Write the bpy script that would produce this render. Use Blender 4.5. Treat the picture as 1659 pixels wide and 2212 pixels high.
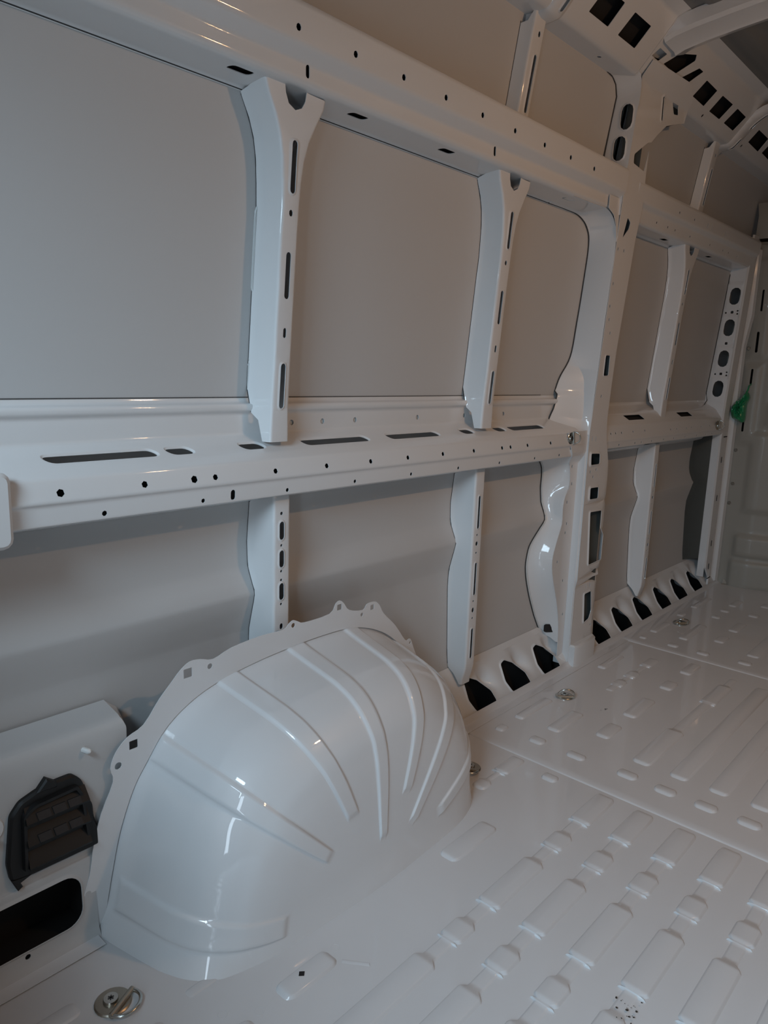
import bpy, bmesh, math, random
from mathutils import Vector, Matrix, geometry
import numpy as np

# ------------------------------------------------------------------ camera, light, exposure
scene = bpy.context.scene
COL = scene.collection
for o in list(bpy.data.objects):
    bpy.data.objects.remove(o)

# axes: X along the van towards the cab, Y outwards through the side wall, Z up (metres)
cam_data = bpy.data.cameras.new('camera')
cam = bpy.data.objects.new('camera', cam_data)
COL.objects.link(cam)
cam_data.sensor_fit = 'HORIZONTAL'
cam_data.sensor_width = 36.0
cam_data.lens = 36.0 * 1585.0 / 1659.0
cam_data.clip_start = 0.02
right = Vector((0.67145593, -0.74032935, 0.03254803))
down = Vector((-0.12040536, -0.15233147, -0.98096772))
fwd = Vector((0.73119729, 0.65475764, -0.19142349))
m = Matrix((right, -down, -fwd)).transposed().to_4x4()
m.translation = Vector((0.0, -1.2, 1.044))
cam.matrix_world = m
scene.camera = cam

world = bpy.data.worlds.new('world')
scene.world = world
world.use_nodes = True
bg = world.node_tree.nodes['Background']
bg.inputs['Color'].default_value = (0.62, 0.78, 1.0, 1)
bg.inputs['Strength'].default_value = 0.08


def area_light(name, loc, target, sx, sy, power, color):
    d = bpy.data.lights.new(name, 'AREA')
    d.shape = 'RECTANGLE'
    d.size, d.size_y = sx, sy
    d.energy = power
    d.color = color
    o = bpy.data.objects.new(name, d)
    COL.objects.link(o)
    o.location = loc
    o.rotation_euler = (Vector(target) - Vector(loc)).to_track_quat('-Z', 'Y').to_euler()
    return o


# daylight through the open rear doors
area_light('rear_door_daylight', (-1.3, -1.12, 2.0), (1.2, -0.6, 0.6), 0.9, 1.0, 60.0, (0.62, 0.83, 1.0))
area_light('arch_streak_light', (-0.9, -1.42, 0.72), (0.8, -0.3, 0.40), 0.16, 1.1, 4.2, (0.70, 0.86, 1.0))  # added strip light, lays the tall streak on the wheel arch
# warm cargo lamp under the roof on the far side
area_light('cargo_lamp_bulb', (1.85, -1.665, 1.905), (1.85, -1.065, 1.145), 0.10, 0.035, 5.7, (1.0, 0.57, 0.29))

vs = scene.view_settings
vs.view_transform = 'Standard'
vs.look = 'None'
vs.gamma = 1.0
vs.use_curve_mapping = False
vs.exposure = 0.22

random.seed(7)
# ------------------------------------------------------------------ materials


def new_mat(name, color, rough=0.35, metal=0.0, coat=0.0, bump=0.0, bump_scale=300.0, var=0.0, var_scale=3.0,
            coat_rough=0.06, spec=0.5):
    mt = bpy.data.materials.new(name)
    mt.use_nodes = True
    nt = mt.node_tree
    b = nt.nodes['Principled BSDF']
    b.inputs['Base Color'].default_value = (*color, 1)
    b.inputs['Roughness'].default_value = rough
    b.inputs['Metallic'].default_value = metal
    b.inputs['Coat Weight'].default_value = coat
    b.inputs['Coat Roughness'].default_value = coat_rough
    b.inputs['Specular IOR Level'].default_value = spec
    tc = nt.nodes.new('ShaderNodeTexCoord')
    if var > 0:
        n = nt.nodes.new('ShaderNodeTexNoise')
        n.inputs['Scale'].default_value = var_scale
        n.inputs['Detail'].default_value = 4.0
        nt.links.new(tc.outputs['Object'], n.inputs['Vector'])
        mx = nt.nodes.new('ShaderNodeMix')
        mx.data_type = 'RGBA'
        mx.inputs[6].default_value = (*color, 1)
        mx.inputs[7].default_value = (*[c * (1 - var) for c in color], 1)
        nt.links.new(n.outputs['Fac'], mx.inputs[0])
        nt.links.new(mx.outputs[2], b.inputs['Base Color'])
    if bump > 0:
        n2 = nt.nodes.new('ShaderNodeTexNoise')
        n2.inputs['Scale'].default_value = bump_scale
        n2.inputs['Detail'].default_value = 3.0
        nt.links.new(tc.outputs['Object'], n2.inputs['Vector'])
        bp = nt.nodes.new('ShaderNodeBump')
        bp.inputs['Strength'].default_value = bump
        bp.inputs['Distance'].default_value = 0.001
        nt.links.new(n2.outputs['Fac'], bp.inputs['Height'])
        nt.links.new(bp.outputs['Normal'], b.inputs['Normal'])
    return mt


M = {}
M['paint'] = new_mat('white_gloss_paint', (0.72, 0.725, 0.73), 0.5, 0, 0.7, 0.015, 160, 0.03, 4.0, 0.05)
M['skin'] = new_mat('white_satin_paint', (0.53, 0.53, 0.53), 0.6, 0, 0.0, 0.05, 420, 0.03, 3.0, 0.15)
M['floor'] = new_mat('white_floor_paint', (0.69, 0.69, 0.70), 0.5, 0, 0.8, 0.012, 120, 0.05, 6.0, 0.06)
M['arch'] = new_mat('white_arch_paint', (0.73, 0.735, 0.745), 0.45, 0, 1.0, 0.012, 60, 0.04, 5.0, 0.035)
M['roof'] = new_mat('darkened_white_roof_paint', (0.19, 0.19, 0.185), 0.5, 0, 0.1, 0.03, 200, 0.05, 4.0)  # white paint darkened to cut bounce, roof dimness put into the colour
M['cavity'] = new_mat('black_coating_and_hole_shade', (0.012, 0.010, 0.010), 0.8, 0, 0, 0.2, 60, 0.3, 20)  # cavity coating; behind the rail holes the black is painted-in shade
M['cavity_shade'] = new_mat('dark_green_grey_shade', (0.085, 0.095, 0.092), 0.5, 0, 0, 0.05, 100, 0.2, 10)  # cavity shade put into a dark sheet colour
M['bulkhead'] = new_mat('grey_bulkhead_paint', (0.36, 0.34, 0.30), 0.45, 0, 0.15, 0.05, 250, 0.05, 4.0)
M['black_plastic'] = new_mat('black_vent_plastic', (0.004, 0.004, 0.0045), 0.55, 0, 0, 0.1, 300, 0.2, 30)
M['rubber'] = new_mat('dark_rubber_flap', (0.016, 0.016, 0.018), 0.6, 0, 0, 0.05, 200, 0.2, 30)
M['sealant'] = new_mat('dark_joint_gap', (0.05, 0.05, 0.05), 0.7, 0, 0, 0.05, 200, 0.3, 30)
M['lightseal'] = new_mat('white_sealant', (0.62, 0.64, 0.64), 0.4, 0, 0.2, 0.1, 200, 0.05, 30)
M['zinc'] = new_mat('yellowish_zinc_plate', (0.52, 0.46, 0.38), 0.36, 1.0, 0, 0.06, 200, 0.25, 60)
M['steel'] = new_mat('bright_steel', (0.62, 0.61, 0.57), 0.25, 1.0, 0, 0.03, 200, 0.15, 80)
M['green'] = new_mat('green_plastic_film', (0.02, 0.30, 0.12), 0.22, 0, 0.5, 0.1, 60, 0.4, 30)
M['clip'] = new_mat('white_plastic_clip', (0.80, 0.81, 0.80), 0.4, 0, 0, 0.02, 200, 0.03, 40)
M['dirt'] = new_mat('brown_dried_dirt', (0.05, 0.042, 0.035), 0.9, 0, 0, 0.4, 150, 0.5, 200)
M['bounce_wall'] = new_mat('pale_bounce_tone', (0.55, 0.50, 0.44), 0.7, 0, 0, 0.2, 40, 0.3, 8)  # invented tone for the unseen wall, chosen for its bounce light
M['lens'] = new_mat('frosted_lamp_lens', (0.85, 0.8, 0.7), 0.35, 0, 0, 0.05, 200, 0.05, 40)

# ------------------------------------------------------------------ object helpers


def tag(o, label=None, cat=None, group=None, kind=None):
    if label:
        o['label'] = label
    if cat:
        o['category'] = cat
    if group:
        o['group'] = group
    if kind:
        o['kind'] = kind
    return o


def empty(name, loc=(0, 0, 0), rz=0.0):
    o = bpy.data.objects.new(name, None)
    o.empty_display_size = 0.05
    o.location = loc
    o.rotation_euler = (0, 0, rz)
    COL.objects.link(o)
    return o


def link_mesh(name, me, mat, parent=None):
    o = bpy.data.objects.new(name, me)
    if mat is not None and not me.materials:
        me.materials.append(mat)
    COL.objects.link(o)
    if parent is not None:
        o.parent = parent
        bpy.context.view_layer.update()
        o.matrix_parent_inverse = parent.matrix_world.inverted()
    return o


def finish(me, smooth=True, angle=38):
    me.validate()
    if smooth:
        for p in me.polygons:
            p.use_smooth = True
        me.set_sharp_from_angle(angle=math.radians(angle))
    me.update()
    return me


def mesh_obj(name, verts, faces, mat, parent=None, smooth=True, angle=38):
    me = bpy.data.meshes.new(name)
    me.from_pydata([tuple(v) for v in verts], [], faces)
    finish(me, smooth, angle)
    return link_mesh(name, me, mat, parent)


def set_origin(o, p):
    p = Vector(p)
    o.data.transform(Matrix.Translation(-p))
    o.location = o.location + p


def inside(poly, x, y):
    n = len(poly)
    c = False
    j = n - 1
    for i in range(n):
        xi, yi = poly[i]
        xj, yj = poly[j]
        if (yi > y) != (yj > y) and x < (xj - xi) * (y - yi) / (yj - yi) + xi:
            c = not c
        j = i
    return c


def dist_poly(poly, x, y):
    best = 1e9
    n = len(poly)
    for i in range(n):
        ax, ay = poly[i]
        bx, by = poly[(i + 1) % n]
        dx, dy = bx - ax, by - ay
        L = dx * dx + dy * dy
        t = 0 if L == 0 else max(0, min(1, ((x - ax) * dx + (y - ay) * dy) / L))
        d_ = math.hypot(x - ax - t * dx, y - ay - t * dy)
        best = min(best, d_)
    return best


def offset_poly(poly, d_):
    n = len(poly)
    a = sum(poly[i][0] * poly[(i + 1) % n][1] - poly[(i + 1) % n][0] * poly[i][1] for i in range(n))
    s = 1 if a > 0 else -1
    out = []
    for i in range(n):
        p0, p1, p2 = poly[i - 1], poly[i], poly[(i + 1) % n]
        e1 = (p1[0] - p0[0], p1[1] - p0[1])
        e2 = (p2[0] - p1[0], p2[1] - p1[1])
        l1 = math.hypot(*e1) or 1e-9
        l2 = math.hypot(*e2) or 1e-9
        nx = s * (e1[1] / l1 + e2[1] / l2)
        ny = -s * (e1[0] / l1 + e2[0] / l2)
        l_ = math.hypot(nx, ny) or 1e-9
        k = min(1.5, 2.0 / l_) / l_ * 1.0
        out.append((p1[0] + nx * k * d_ * 0.999, p1[1] + ny * k * d_ * 0.999))
    return out


def slot(cx, cy, length, width, ang=90.0, n=5):
    r = width / 2
    h = max(0.0, length / 2 - r)
    a = math.radians(ang)
    pts = []
    for k in range(n + 1):
        t = -math.pi / 2 + math.pi * k / n
        pts.append((h + r * math.cos(t), r * math.sin(t)))
    for k in range(n + 1):
        t = math.pi / 2 + math.pi * k / n
        pts.append((-h + r * math.cos(t), r * math.sin(t)))
    return [(cx + x * math.cos(a) - y * math.sin(a), cy + x * math.sin(a) + y * math.cos(a)) for x, y in pts]


def circ(cx, cy, r, n=8, ry=None):
    ry = ry or r
    return [(cx + r * math.cos(2 * math.pi * k / n + .3), cy + ry * math.sin(2 * math.pi * k / n + .3)) for k in range(n)]


def rrect(x0, y0, x1, y1, r, n=3):
    pts = []
    for cx, cy, a0 in ((x1 - r, y1 - r, 0), (x0 + r, y1 - r, 90), (x0 + r, y0 + r, 180), (x1 - r, y0 + r, 270)):
        for k in range(n + 1):
            a = math.radians(a0 + 90 * k / n)
            pts.append((cx + r * math.cos(a), cy + r * math.sin(a)))
    return pts


def round_poly(poly, r, n=3):
    """rounds the corners of a polygon"""
    out = []
    m_ = len(poly)
    for i in range(m_):
        p0, p1, p2 = Vector(poly[i - 1]), Vector(poly[i]), Vector(poly[(i + 1) % m_])
        a = p0 - p1
        b = p2 - p1
        ra = min(r, a.length * .45)
        rb = min(r, b.length * .45)
        A = p1 + a.normalized() * ra
        B = p1 + b.normalized() * rb
        for k in range(n + 1):
            t = k / n
            q = A * (1 - t) ** 2 + p1 * 2 * t * (1 - t) + B * t * t
            out.append((q.x, q.y))
    return out


def smooth_line(pts, sub=6, closed=False):
    """Catmull-Rom through points of any dimension"""
    P_ = [np.array(p, float) for p in pts]
    n = len(P_)
    out = []
    rng = range(n if closed else n - 1)
    for i in rng:
        p1, p2 = P_[i], P_[(i + 1) % n]
        p0 = P_[i - 1] if (i > 0 or closed) else 2 * p1 - p2
        p3 = P_[(i + 2) % n] if (i + 2 < n or closed) else 2 * p2 - p1
        for k in range(sub):
            t = k / sub
            out.append(0.5 * ((2 * p1) + (-p0 + p2) * t + (2 * p0 - 5 * p1 + 4 * p2 - p3) * t * t + (-p0 + 3 * p1 - 3 * p2 + p3) * t ** 3))
    if not closed:
        out.append(P_[-1])
    return out


def sheet(name, mat, parent, outline, mapf, holes=(), lips=None, lines=(), pts=(), thick=0.0015, flip=False, angle=38, disp=None):
    """A thin pressed sheet: a 2-D outline with real holes, folded into space by mapf(u, v) -> (x, y, z).
    lips: {hole index: (width, depth)} for pressed rims; lines: fold polylines; pts: extra points."""
    V2, E2 = [], []

    def add_loop(poly, closed=True):
        b = len(V2)
        V2.extend([Vector((float(p[0]), float(p[1]))) for p in poly])
        for k in range(len(poly) - (0 if closed else 1)):
            E2.append((b + k, b + (k + 1) % len(poly)))

    add_loop(outline)
    for h in holes:
        add_loop(h)
    lipd = []
    for i, (w, dp) in (lips or {}).items():
        for f in (0.35, 0.7, 1.0):
            add_loop(offset_poly(holes[i], w * f))
        xs = [p[0] for p in holes[i]]
        ys = [p[1] for p in holes[i]]
        lipd.append((holes[i], w, dp, (min(xs) - w, max(xs) + w, min(ys) - w, max(ys) + w)))
    for l_ in lines:
        add_loop(l_, False)
    V2.extend([Vector((float(p[0]), float(p[1]))) for p in pts])
    vs_, es_, fs_, _, _, _ = geometry.delaunay_2d_cdt(V2, E2, [], 0, 1e-6)
    tri = []
    ob = [(p[0], p[1]) for p in outline]
    hb = []
    for h in holes:
        xs = [p[0] for p in h]
        ys = [p[1] for p in h]
        hb.append((min(xs), max(xs), min(ys), max(ys), h))
    for f in fs_:
        cx = sum(vs_[i].x for i in f) / len(f)
        cy = sum(vs_[i].y for i in f) / len(f)
        if not inside(ob, cx, cy):
            continue
        bad = False
        for (a, b, c, d_, h) in hb:
            if a < cx < b and c < cy < d_ and inside(h, cx, cy):
                bad = True
                break
        if not bad:
            tri.append(tuple(f))
    used = sorted({i for f in tri for i in f})
    idx = {v: k for k, v in enumerate(used)}
    P_ = [np.array(mapf(vs_[i].x, vs_[i].y), float) for i in used]
    F_ = [tuple(idx[i] for i in (f[::-1] if flip else f)) for f in tri]
    N_ = [np.zeros(3) for _ in P_]

    def normals():
        for n_ in N_:
            n_[:] = 0
        for f in F_:
            nn = np.cross(P_[f[1]] - P_[f[0]], P_[f[2]] - P_[f[0]])
            for i in f:
                N_[i] += nn
        for n_ in N_:
            n_ /= (np.linalg.norm(n_) or 1)
    normals()
    if lipd or disp:
        for k, i in enumerate(used):
            x, y = vs_[i].x, vs_[i].y
            dd = 0.0
            for h, w, dp, (a, b, c, e) in lipd:
                if a <= x <= b and c <= y <= e:
                    q = dist_poly(h, x, y)
                    if q < w:
                        t = 1 - q / w
                        dd += dp * t * t * (3 - 2 * t)
            if disp:
                dd += disp(x, y)
            P_[k] = P_[k] + N_[k] * dd
        normals()
    n = len(P_)
    faces = list(F_)
    if thick:
        back = [p - nn * thick for p, nn in zip(P_, N_)]
        P_ = P_ + back
        faces += [tuple(i + n for i in f[::-1]) for f in F_]
        cnt = {}
        for f in F_:
            for a, b in ((f[0], f[1]), (f[1], f[2]), (f[2], f[0])):
                cnt[(a, b)] = cnt.get((a, b), 0) + 1
        for (a, b) in list(cnt):
            if (b, a) not in cnt:
                faces.append((b, a, a + n, b + n))
    me = bpy.data.meshes.new(name)
    me.from_pydata([tuple(v) for v in P_], [], faces)
    for p in me.polygons:
        p.use_smooth = True
    me.update()
    cos_l = math.cos(math.radians(55))
    ln = []
    nf = len(F_)
    for pi, p in enumerate(me.polygons):
        fn = np.array(p.normal)
        for vi in p.vertices:
            if pi < nf:
                nv = N_[vi]
            elif thick and pi < 2 * nf:
                nv = -N_[vi - n]
            else:
                nv = fn
            ln.append(tuple(nv if float(np.dot(nv, fn)) > cos_l else fn))
    me.normals_split_custom_set(ln)
    me.update()
    return link_mesh(name, me, mat, parent)


def loft(name, mat, parent, rows, thick=0.0015, flip=False, angle=38):
    """surface through rows of equal numbers of 3-D points"""
    R_ = [[np.array(p, float) for p in r] for r in rows]
    nr, nc = len(R_), len(R_[0])
    V = [p for r in R_ for p in r]
    F_ = []
    for i in range(nr - 1):
        for j in range(nc - 1):
            q = (i * nc + j, i * nc + j + 1, (i + 1) * nc + j + 1, (i + 1) * nc + j)
            F_.append(q[::-1] if flip else q)
    N_ = [np.zeros(3) for _ in V]
    for f in F_:
        nn = np.cross(V[f[2]] - V[f[0]], V[f[3]] - V[f[1]])
        for i in f:
            N_[i] += nn
    n = len(V)
    faces = list(F_)
    if thick:
        V = V + [p - nn / (np.linalg.norm(nn) or 1) * thick for p, nn in zip(V, N_)]
        faces += [tuple(i + n for i in f[::-1]) for f in F_]
        cnt = set()
        for f in F_:
            for k in range(4):
                cnt.add((f[k], f[(k + 1) % 4]))
        for (a, b) in cnt:
            if (b, a) not in cnt:
                faces.append((b, a, a + n, b + n))
    return mesh_obj(name, V, faces, mat, parent, True, angle)


def tube(name, mat, parent, path, r, n=8, closed=False):
    P_ = [np.array(p, float) for p in path]
    V, F_ = [], []
    m_ = len(P_)
    up = np.array((0.13, 0.21, 0.97))
    for i in range(m_):
        if closed:
            t = P_[(i + 1) % m_] - P_[i - 1]
        else:
            t = P_[min(i + 1, m_ - 1)] - P_[max(i - 1, 0)]
        t /= (np.linalg.norm(t) or 1)
        a = np.cross(t, up)
        if np.linalg.norm(a) < 1e-3:
            a = np.cross(t, np.array((1, 0, 0)))
        a /= np.linalg.norm(a)
        b = np.cross(t, a)
        rr = r[i] if isinstance(r, (list, tuple)) else r
        for k in range(n):
            c = 2 * math.pi * k / n
            V.append(P_[i] + rr * (math.cos(c) * a + math.sin(c) * b))
    for i in range(m_ if closed else m_ - 1):
        for k in range(n):
            i2 = (i + 1) % m_
            F_.append((i * n + k, i * n + (k + 1) % n, i2 * n + (k + 1) % n, i2 * n + k))
    if not closed:
        F_.append(tuple(range(n))[::-1])
        F_.append(tuple((m_ - 1) * n + k for k in range(n)))
    return mesh_obj(name, V, F_, mat, parent, True, 50)


def prism(name, mat, parent, poly, mapf, h0, h1, bevel=0.0, angle=38):
    """solid from a 2-D polygon; mapf(u, v, h)"""
    n = len(poly)
    rings = []
    if bevel > 0:
        rings = [(poly, h0), (poly, h1 - bevel), (offset_poly(poly, -bevel), h1)]
    else:
        rings = [(poly, h0), (poly, h1)]
    V, F_ = [], []
    for pl, h in rings:
        V += [mapf(p[0], p[1], h) for p in pl]
    for i in range(len(rings) - 1):
        for k in range(n):
            F_.append((i * n + k, i * n + (k + 1) % n, (i + 1) * n + (k + 1) % n, (i + 1) * n + k))
    F_.append(tuple(range(n))[::-1])
    F_.append(tuple((len(rings) - 1) * n + k for k in range(n)))
    o = mesh_obj(name, V, F_, mat, parent, True, angle)
    bm = bmesh.new()
    bm.from_mesh(o.data)
    bmesh.ops.recalc_face_normals(bm, faces=bm.faces)
    bm.to_mesh(o.data)
    bm.free()
    finish(o.data, True, angle)
    return o


# ------------------------------------------------------------------ body surfaces (section of the van)
def interp(x, tab):
    return float(np.interp(x, [t[0] for t in tab], [t[1] for t in tab]))


LOW = [(0.0, .052), (.13, .054), (.20, .063), (.28, .067), (.40, .073), (.455, .072), (.470, .069), (.535, .052), (.545, .0505), (.552, .0515),
       (.598, .0725), (.61, .0755), (.66, .078), (.76, .068), (.98, .066)]


def y_low(z):
    return interp(z, LOW)


def y_win(z):          # flat upper skin between the rails
    return 0.064 - 0.085 * (z - 1.0)


def y_high(z):         # skin of the raised roof side
    return 0.0 - 0.16 * (z - 1.70)


def y_face(z):         # inner face of the slim upright posts
    return 0.0 if z < .85 else -0.001 - 0.073 * max(0, z - .93)


def y_post(z):         # inner face of the wide centre post
    return -0.037 - 0.06 * max(0.0, z - .85)


X_REAR, X_FRONT = -0.35, 4.0

# ------------------------------------------------------------------ the setting: wall, floor, roof
wall = tag(empty('wall_left', (1.8, 0.1, 0)), 'white painted side wall of the van, seen from inside', None, None, 'structure')


def strip(name, mat, parent, prof, x0, x1, dx=0.3, thick=0.0015, flip=False):
    n = max(2, int((x1 - x0) / dx) + 1)
    rows = [[(x, y, z) for x in np.linspace(x0, x1, n)] for (y, z) in prof]
    return loft(name, mat, parent, rows, thick, flip)


low_prof = [(y_low(z), z) for z in (-.01, .13, .20, .28, .34, .40, .43, .455, .462, .470, .50, .535, .541, .545, .549, .552, .575, .598, .604, .61, .635, .66, .70, .76, .87, .985)]
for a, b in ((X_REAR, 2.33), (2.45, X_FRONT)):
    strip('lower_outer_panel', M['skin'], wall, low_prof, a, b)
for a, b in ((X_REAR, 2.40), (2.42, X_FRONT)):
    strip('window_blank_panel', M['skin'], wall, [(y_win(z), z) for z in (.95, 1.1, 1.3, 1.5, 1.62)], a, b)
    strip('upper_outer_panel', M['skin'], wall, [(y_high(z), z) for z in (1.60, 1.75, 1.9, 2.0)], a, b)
# closing skin behind everything so no daylight leaks in
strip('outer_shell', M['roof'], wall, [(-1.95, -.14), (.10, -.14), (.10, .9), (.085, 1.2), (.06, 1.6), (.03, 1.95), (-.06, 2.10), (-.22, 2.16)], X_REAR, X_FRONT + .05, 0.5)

wr = tag(mesh_obj('wall_right', [(X_REAR, -1.86, -.1), (X_FRONT, -1.86, -.1), (X_FRONT, -1.80, 1.5), (X_REAR, -1.80, 1.5),
                                 (X_FRONT, -1.72, 2.14), (X_REAR, -1.72, 2.14)], [(0, 1, 2, 3), (3, 2, 4, 5)], M['bounce_wall'], None),
         'unseen side wall across the cargo space, toned to bounce light', None, None, 'structure')

# rear frame round the open doors, with an added low panel shading the wall
rear = tag(empty('wall_rear', (X_REAR, -.9, 0)), 'white rear door frame with added shading panel behind the viewer', None, None, 'structure')
RX = X_REAR - .01
for y0, y1, z0, z1 in ((.12, -.20, -.15, 2.2), (-.20, -.90, -.1, 1.22), (-1.62, -1.90, -.1, 2.2), (-.20, -1.62, 1.64, 2.2)):
    mesh_obj('door_frame_and_shade_panel', [(RX, y0, z0), (RX, y1, z0), (RX, y1, z1), (RX, y0, z1), (RX - .05, y0, z0), (RX - .05, y1, z0), (RX - .05, y1, z1), (RX - .05, y0, z1)],
             [(0, 1, 2, 3), (7, 6, 5, 4), (0, 4, 5, 1), (1, 5, 6, 2), (2, 6, 7, 3), (3, 7, 4, 0)], M['skin'], rear, False)

# roof with long shallow swages
ceil = tag(empty('ceiling', (1.8, -.9, 2.1)), 'dim white roof panel with long pressed swages', None, None, 'structure')
prof = []
for k in range(0, 121):
    y = -.20 - 1.5 * k / 120
    zz = 2.085 + .045 * (1 - ((y + .95) / .75) ** 2)
    w = (y * 100) % 19.0
    zz -= .010 * max(0, min(1, min(w - 3.0, 9.0 - w) / 1.2)) if 3 < w < 9 else 0
    prof.append((y, zz))
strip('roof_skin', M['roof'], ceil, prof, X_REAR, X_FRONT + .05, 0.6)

# front bulkhead
wf = tag(empty('wall_front', (3.95, -.3, 0)), 'grey beige steel bulkhead at the cab end', None, None, 'structure')


def bulk_map(y, z):
    x = 3.93 + max(0, -y - .16) * .35 + .02 * math.sin(max(0, min(1, (z - .9) / .5)) * 3.14) * .3
    return (x, y, z)


def bulk_disp(y, z):
    dpt = 0.0
    # pressed recesses of the lower bulkhead
    for (y0, y1, z0, z1, h) in ((-.70, -.095, .165, .275, -.020), (-.70, -.085, -.02, .145, -.022), (-.70, -.17, .83, .94, -.015), (-.7, -.115, .40, .79, -.012)):
        e = min(y - y0, y1 - y, z - z0, z1 - z)
        t = max(0, min(1, (e + .012) / .024))
        dpt += h * t * t * (3 - 2 * t)
    # raised upright swage that carries the slots
    for (zc0, zc1, s) in ((1.16, 1.62, 0), (.74, 1.12, .01)):
        e = min(y + .125 - s, -.055 - y + s, z - zc0, zc1 - z)
        t = max(0, min(1, (e + .008) / .016))
        dpt += -.012 * t * t * (3 - 2 * t)
    return dpt


bh = [slot(-.085, 1.425, .10, .011), slot(-.083, 1.23, .10, .011), slot(-.077, 1.065, .075, .010), slot(-.067, .85, .11, .010)]
gp = [(y, z) for y in np.arange(-1.7, .04, .012) if y > -.5 for z in np.arange(.0, 1.68, .014)] + [(y, z) for y in np.arange(-1.7, -.5, .1) for z in np.arange(.0, 1.68, .1)]
sheet('bulkhead_panel', M['bulkhead'], wf, [(.05, -.02), (.05, 1.70), (-1.78, 1.70), (-1.78, -.02)], bulk_map, bh, None, (), gp, .0015, False, 40, bulk_disp)
loft('bulkhead_edge_flange', M['paint'], wf, [[(3.885, -.002 + .02 * (z > 1.3) * -1, z) for z in np.linspace(0, 1.66, 12)],
                                             [(3.90, -.03 - .02 * (z > 1.3), z) for z in np.linspace(0, 1.66, 12)],
                                             [(3.925, -.035 - .02 * (z > 1.3), z) for z in np.linspace(0, 1.66, 12)]], .002, True)
for (y, z) in ((-.045, 1.42), (-.047, 1.20), (-.052, .99), (-.045, .70), (-.05, .53), (-.045, .43)):
    ob = prism('bulkhead_bolt', M['steel'], wf, circ(0, 0, .009, 10), lambda u, v, h, y=y, z=z: (3.93 - h, y + u, z + v), 0, .005, .002)
loft('bulkhead_foot_flange', M['bulkhead'], wf, [[(3.90 + max(0, -y - .16) * .35, y, .004) for y in np.linspace(-.06, -1.7, 8)],
                                                [(3.918 + max(0, -y - .16) * .35, y, .010) for y in np.linspace(-.06, -1.7, 8)],
                                                [(3.935 + max(0, -y - .16) * .35, y, .04) for y in np.linspace(-.06, -1.7, 8)]], .0015, True)
# cab behind the bulkhead: dark closing wall
mesh_obj('cab_closing_panel', [(X_FRONT + .06, .1, -.15), (X_FRONT + .06, -1.9, -.15), (X_FRONT + .06, -1.9, 2.2), (X_FRONT + .06, .1, 2.2)], [(0, 1, 2, 3)], M['cavity'], wf)

# ------------------------------------------------------------------ floor
floor = tag(empty('floor', (1.8, -.9, 0)), 'white painted ribbed steel cargo floor', None, None, 'structure')


def floor_panel(x0, x1, z):
    P_, F_ = [], []
    lx = .012
    prof = [(x0, z - .0035), (x0 + .002, z - .0015), (x0 + .006, z), (x0 + .03, z), (x1 - .03, z), (x1, z), (x1, z - .004)]
    ys = [-.028, -.06, -.5, -1.0, -1.5, -1.84]
    rows = [[(x, y, zz) for y in ys] for x, zz in prof]
    return loft('floor_panel', M['floor'], floor, rows, .001, True, 60)


FZ = (0.0, 0.003, 0.006)
fp = [floor_panel(X_REAR, 1.668, FZ[0]), floor_panel(1.662, 2.757, FZ[1]), floor_panel(2.75, X_FRONT, FZ[2])]

bead_cache = {}


def sstep(t):
    t = max(0, min(1, t))
    return t * t * (3 - 2 * t)


def bead_mesh(segs, w, h, sw=.007):
    """raised bead: segs = [(x0, x1, half width, height)] along X, starting at 0"""
    key = (tuple((round(a, 3), round(b, 3), c, d_) for a, b, c, d_ in segs), h)
    if key in bead_cache:
        return bead_cache[key]
    L = segs[-1][1]
    xs = set()
    for (a, b, hw, hh) in segs:
        for t in (0, .002, .004, .007, .010, .013, .017, .022):
            if a + t < (a + b) / 2:
                xs.add(a + t)
            if b - t > (a + b) / 2:
                xs.add(b - t)
        xs.add((a + b) / 2)
    xs = sorted(xs)

    def prof(x):
        hw, hh = None, None
        for (a, b, q, r) in segs:
            if a - 1e-9 <= x <= b + 1e-9:
                hw, hh = q, r
        # blend across neighbouring segments
        for i in range(len(segs) - 1):
            c = segs[i][1]
            s_ = 1 if segs[i][2] > segs[i + 1][2] else -1      # +1: wide, then narrow
            t = (x - c + .014 * (s_ > 0)) / .014                # plan width changes on the wide side
            if 0 < t < 1:
                t = sstep(t)
                hw = segs[i][2] * (1 - t) + segs[i + 1][2] * t
            t = (x - c + (.006 if s_ > 0 else .009)) / .015                # height changes on the narrow side
            if 0 < t < 1:
                t = sstep(t)
                hh = segs[i][3] * (1 - t) + segs[i + 1][3] * t
        e = min(x, L - x)
        rr = min(hw * 1.05, L * .5)
        if e < rr:
            q = 1 - e / rr
            hw = hw * (.22 + .78 * math.sqrt(max(0, 1 - q * q)))
        return hw, hh * sstep(e / .014)
    V, F_ = [], []
    ts = (0, .25, .5, .75, 1.0)
    for x in xs:
        hw, hh = prof(x)
        s_ = min(sw, hw * .8)
        row = []
        for t in ts:
            row.append((x, -hw + s_ * t, hh * sstep(t)))
        for t in ts[::-1]:
            row.append((x, hw - s_ * t, hh * sstep(t)))
        V += row
    n = 2 * len(ts)
    for i in range(len(xs) - 1):
        for k in range(n - 1):
            F_.append((i * n + k, (i + 1) * n + k, (i + 1) * n + k + 1, i * n + k + 1))
    me = bpy.data.meshes.new('raised_bead')
    me.from_pydata(V, [], F_)
    finish(me, True, 80)
    me.materials.append(M['floor'])
    bead_cache[key] = me
    return me


def bead(panel, x0, y, segs, h=.0065):
    me = bead_mesh(segs, 0, h)
    o = bpy.data.objects.new('raised_bead', me)
    o.location = (x0, y, FZ[panel] - .0002)
    COL.objects.link(o)
    o.parent = fp[panel]
    return o


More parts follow.
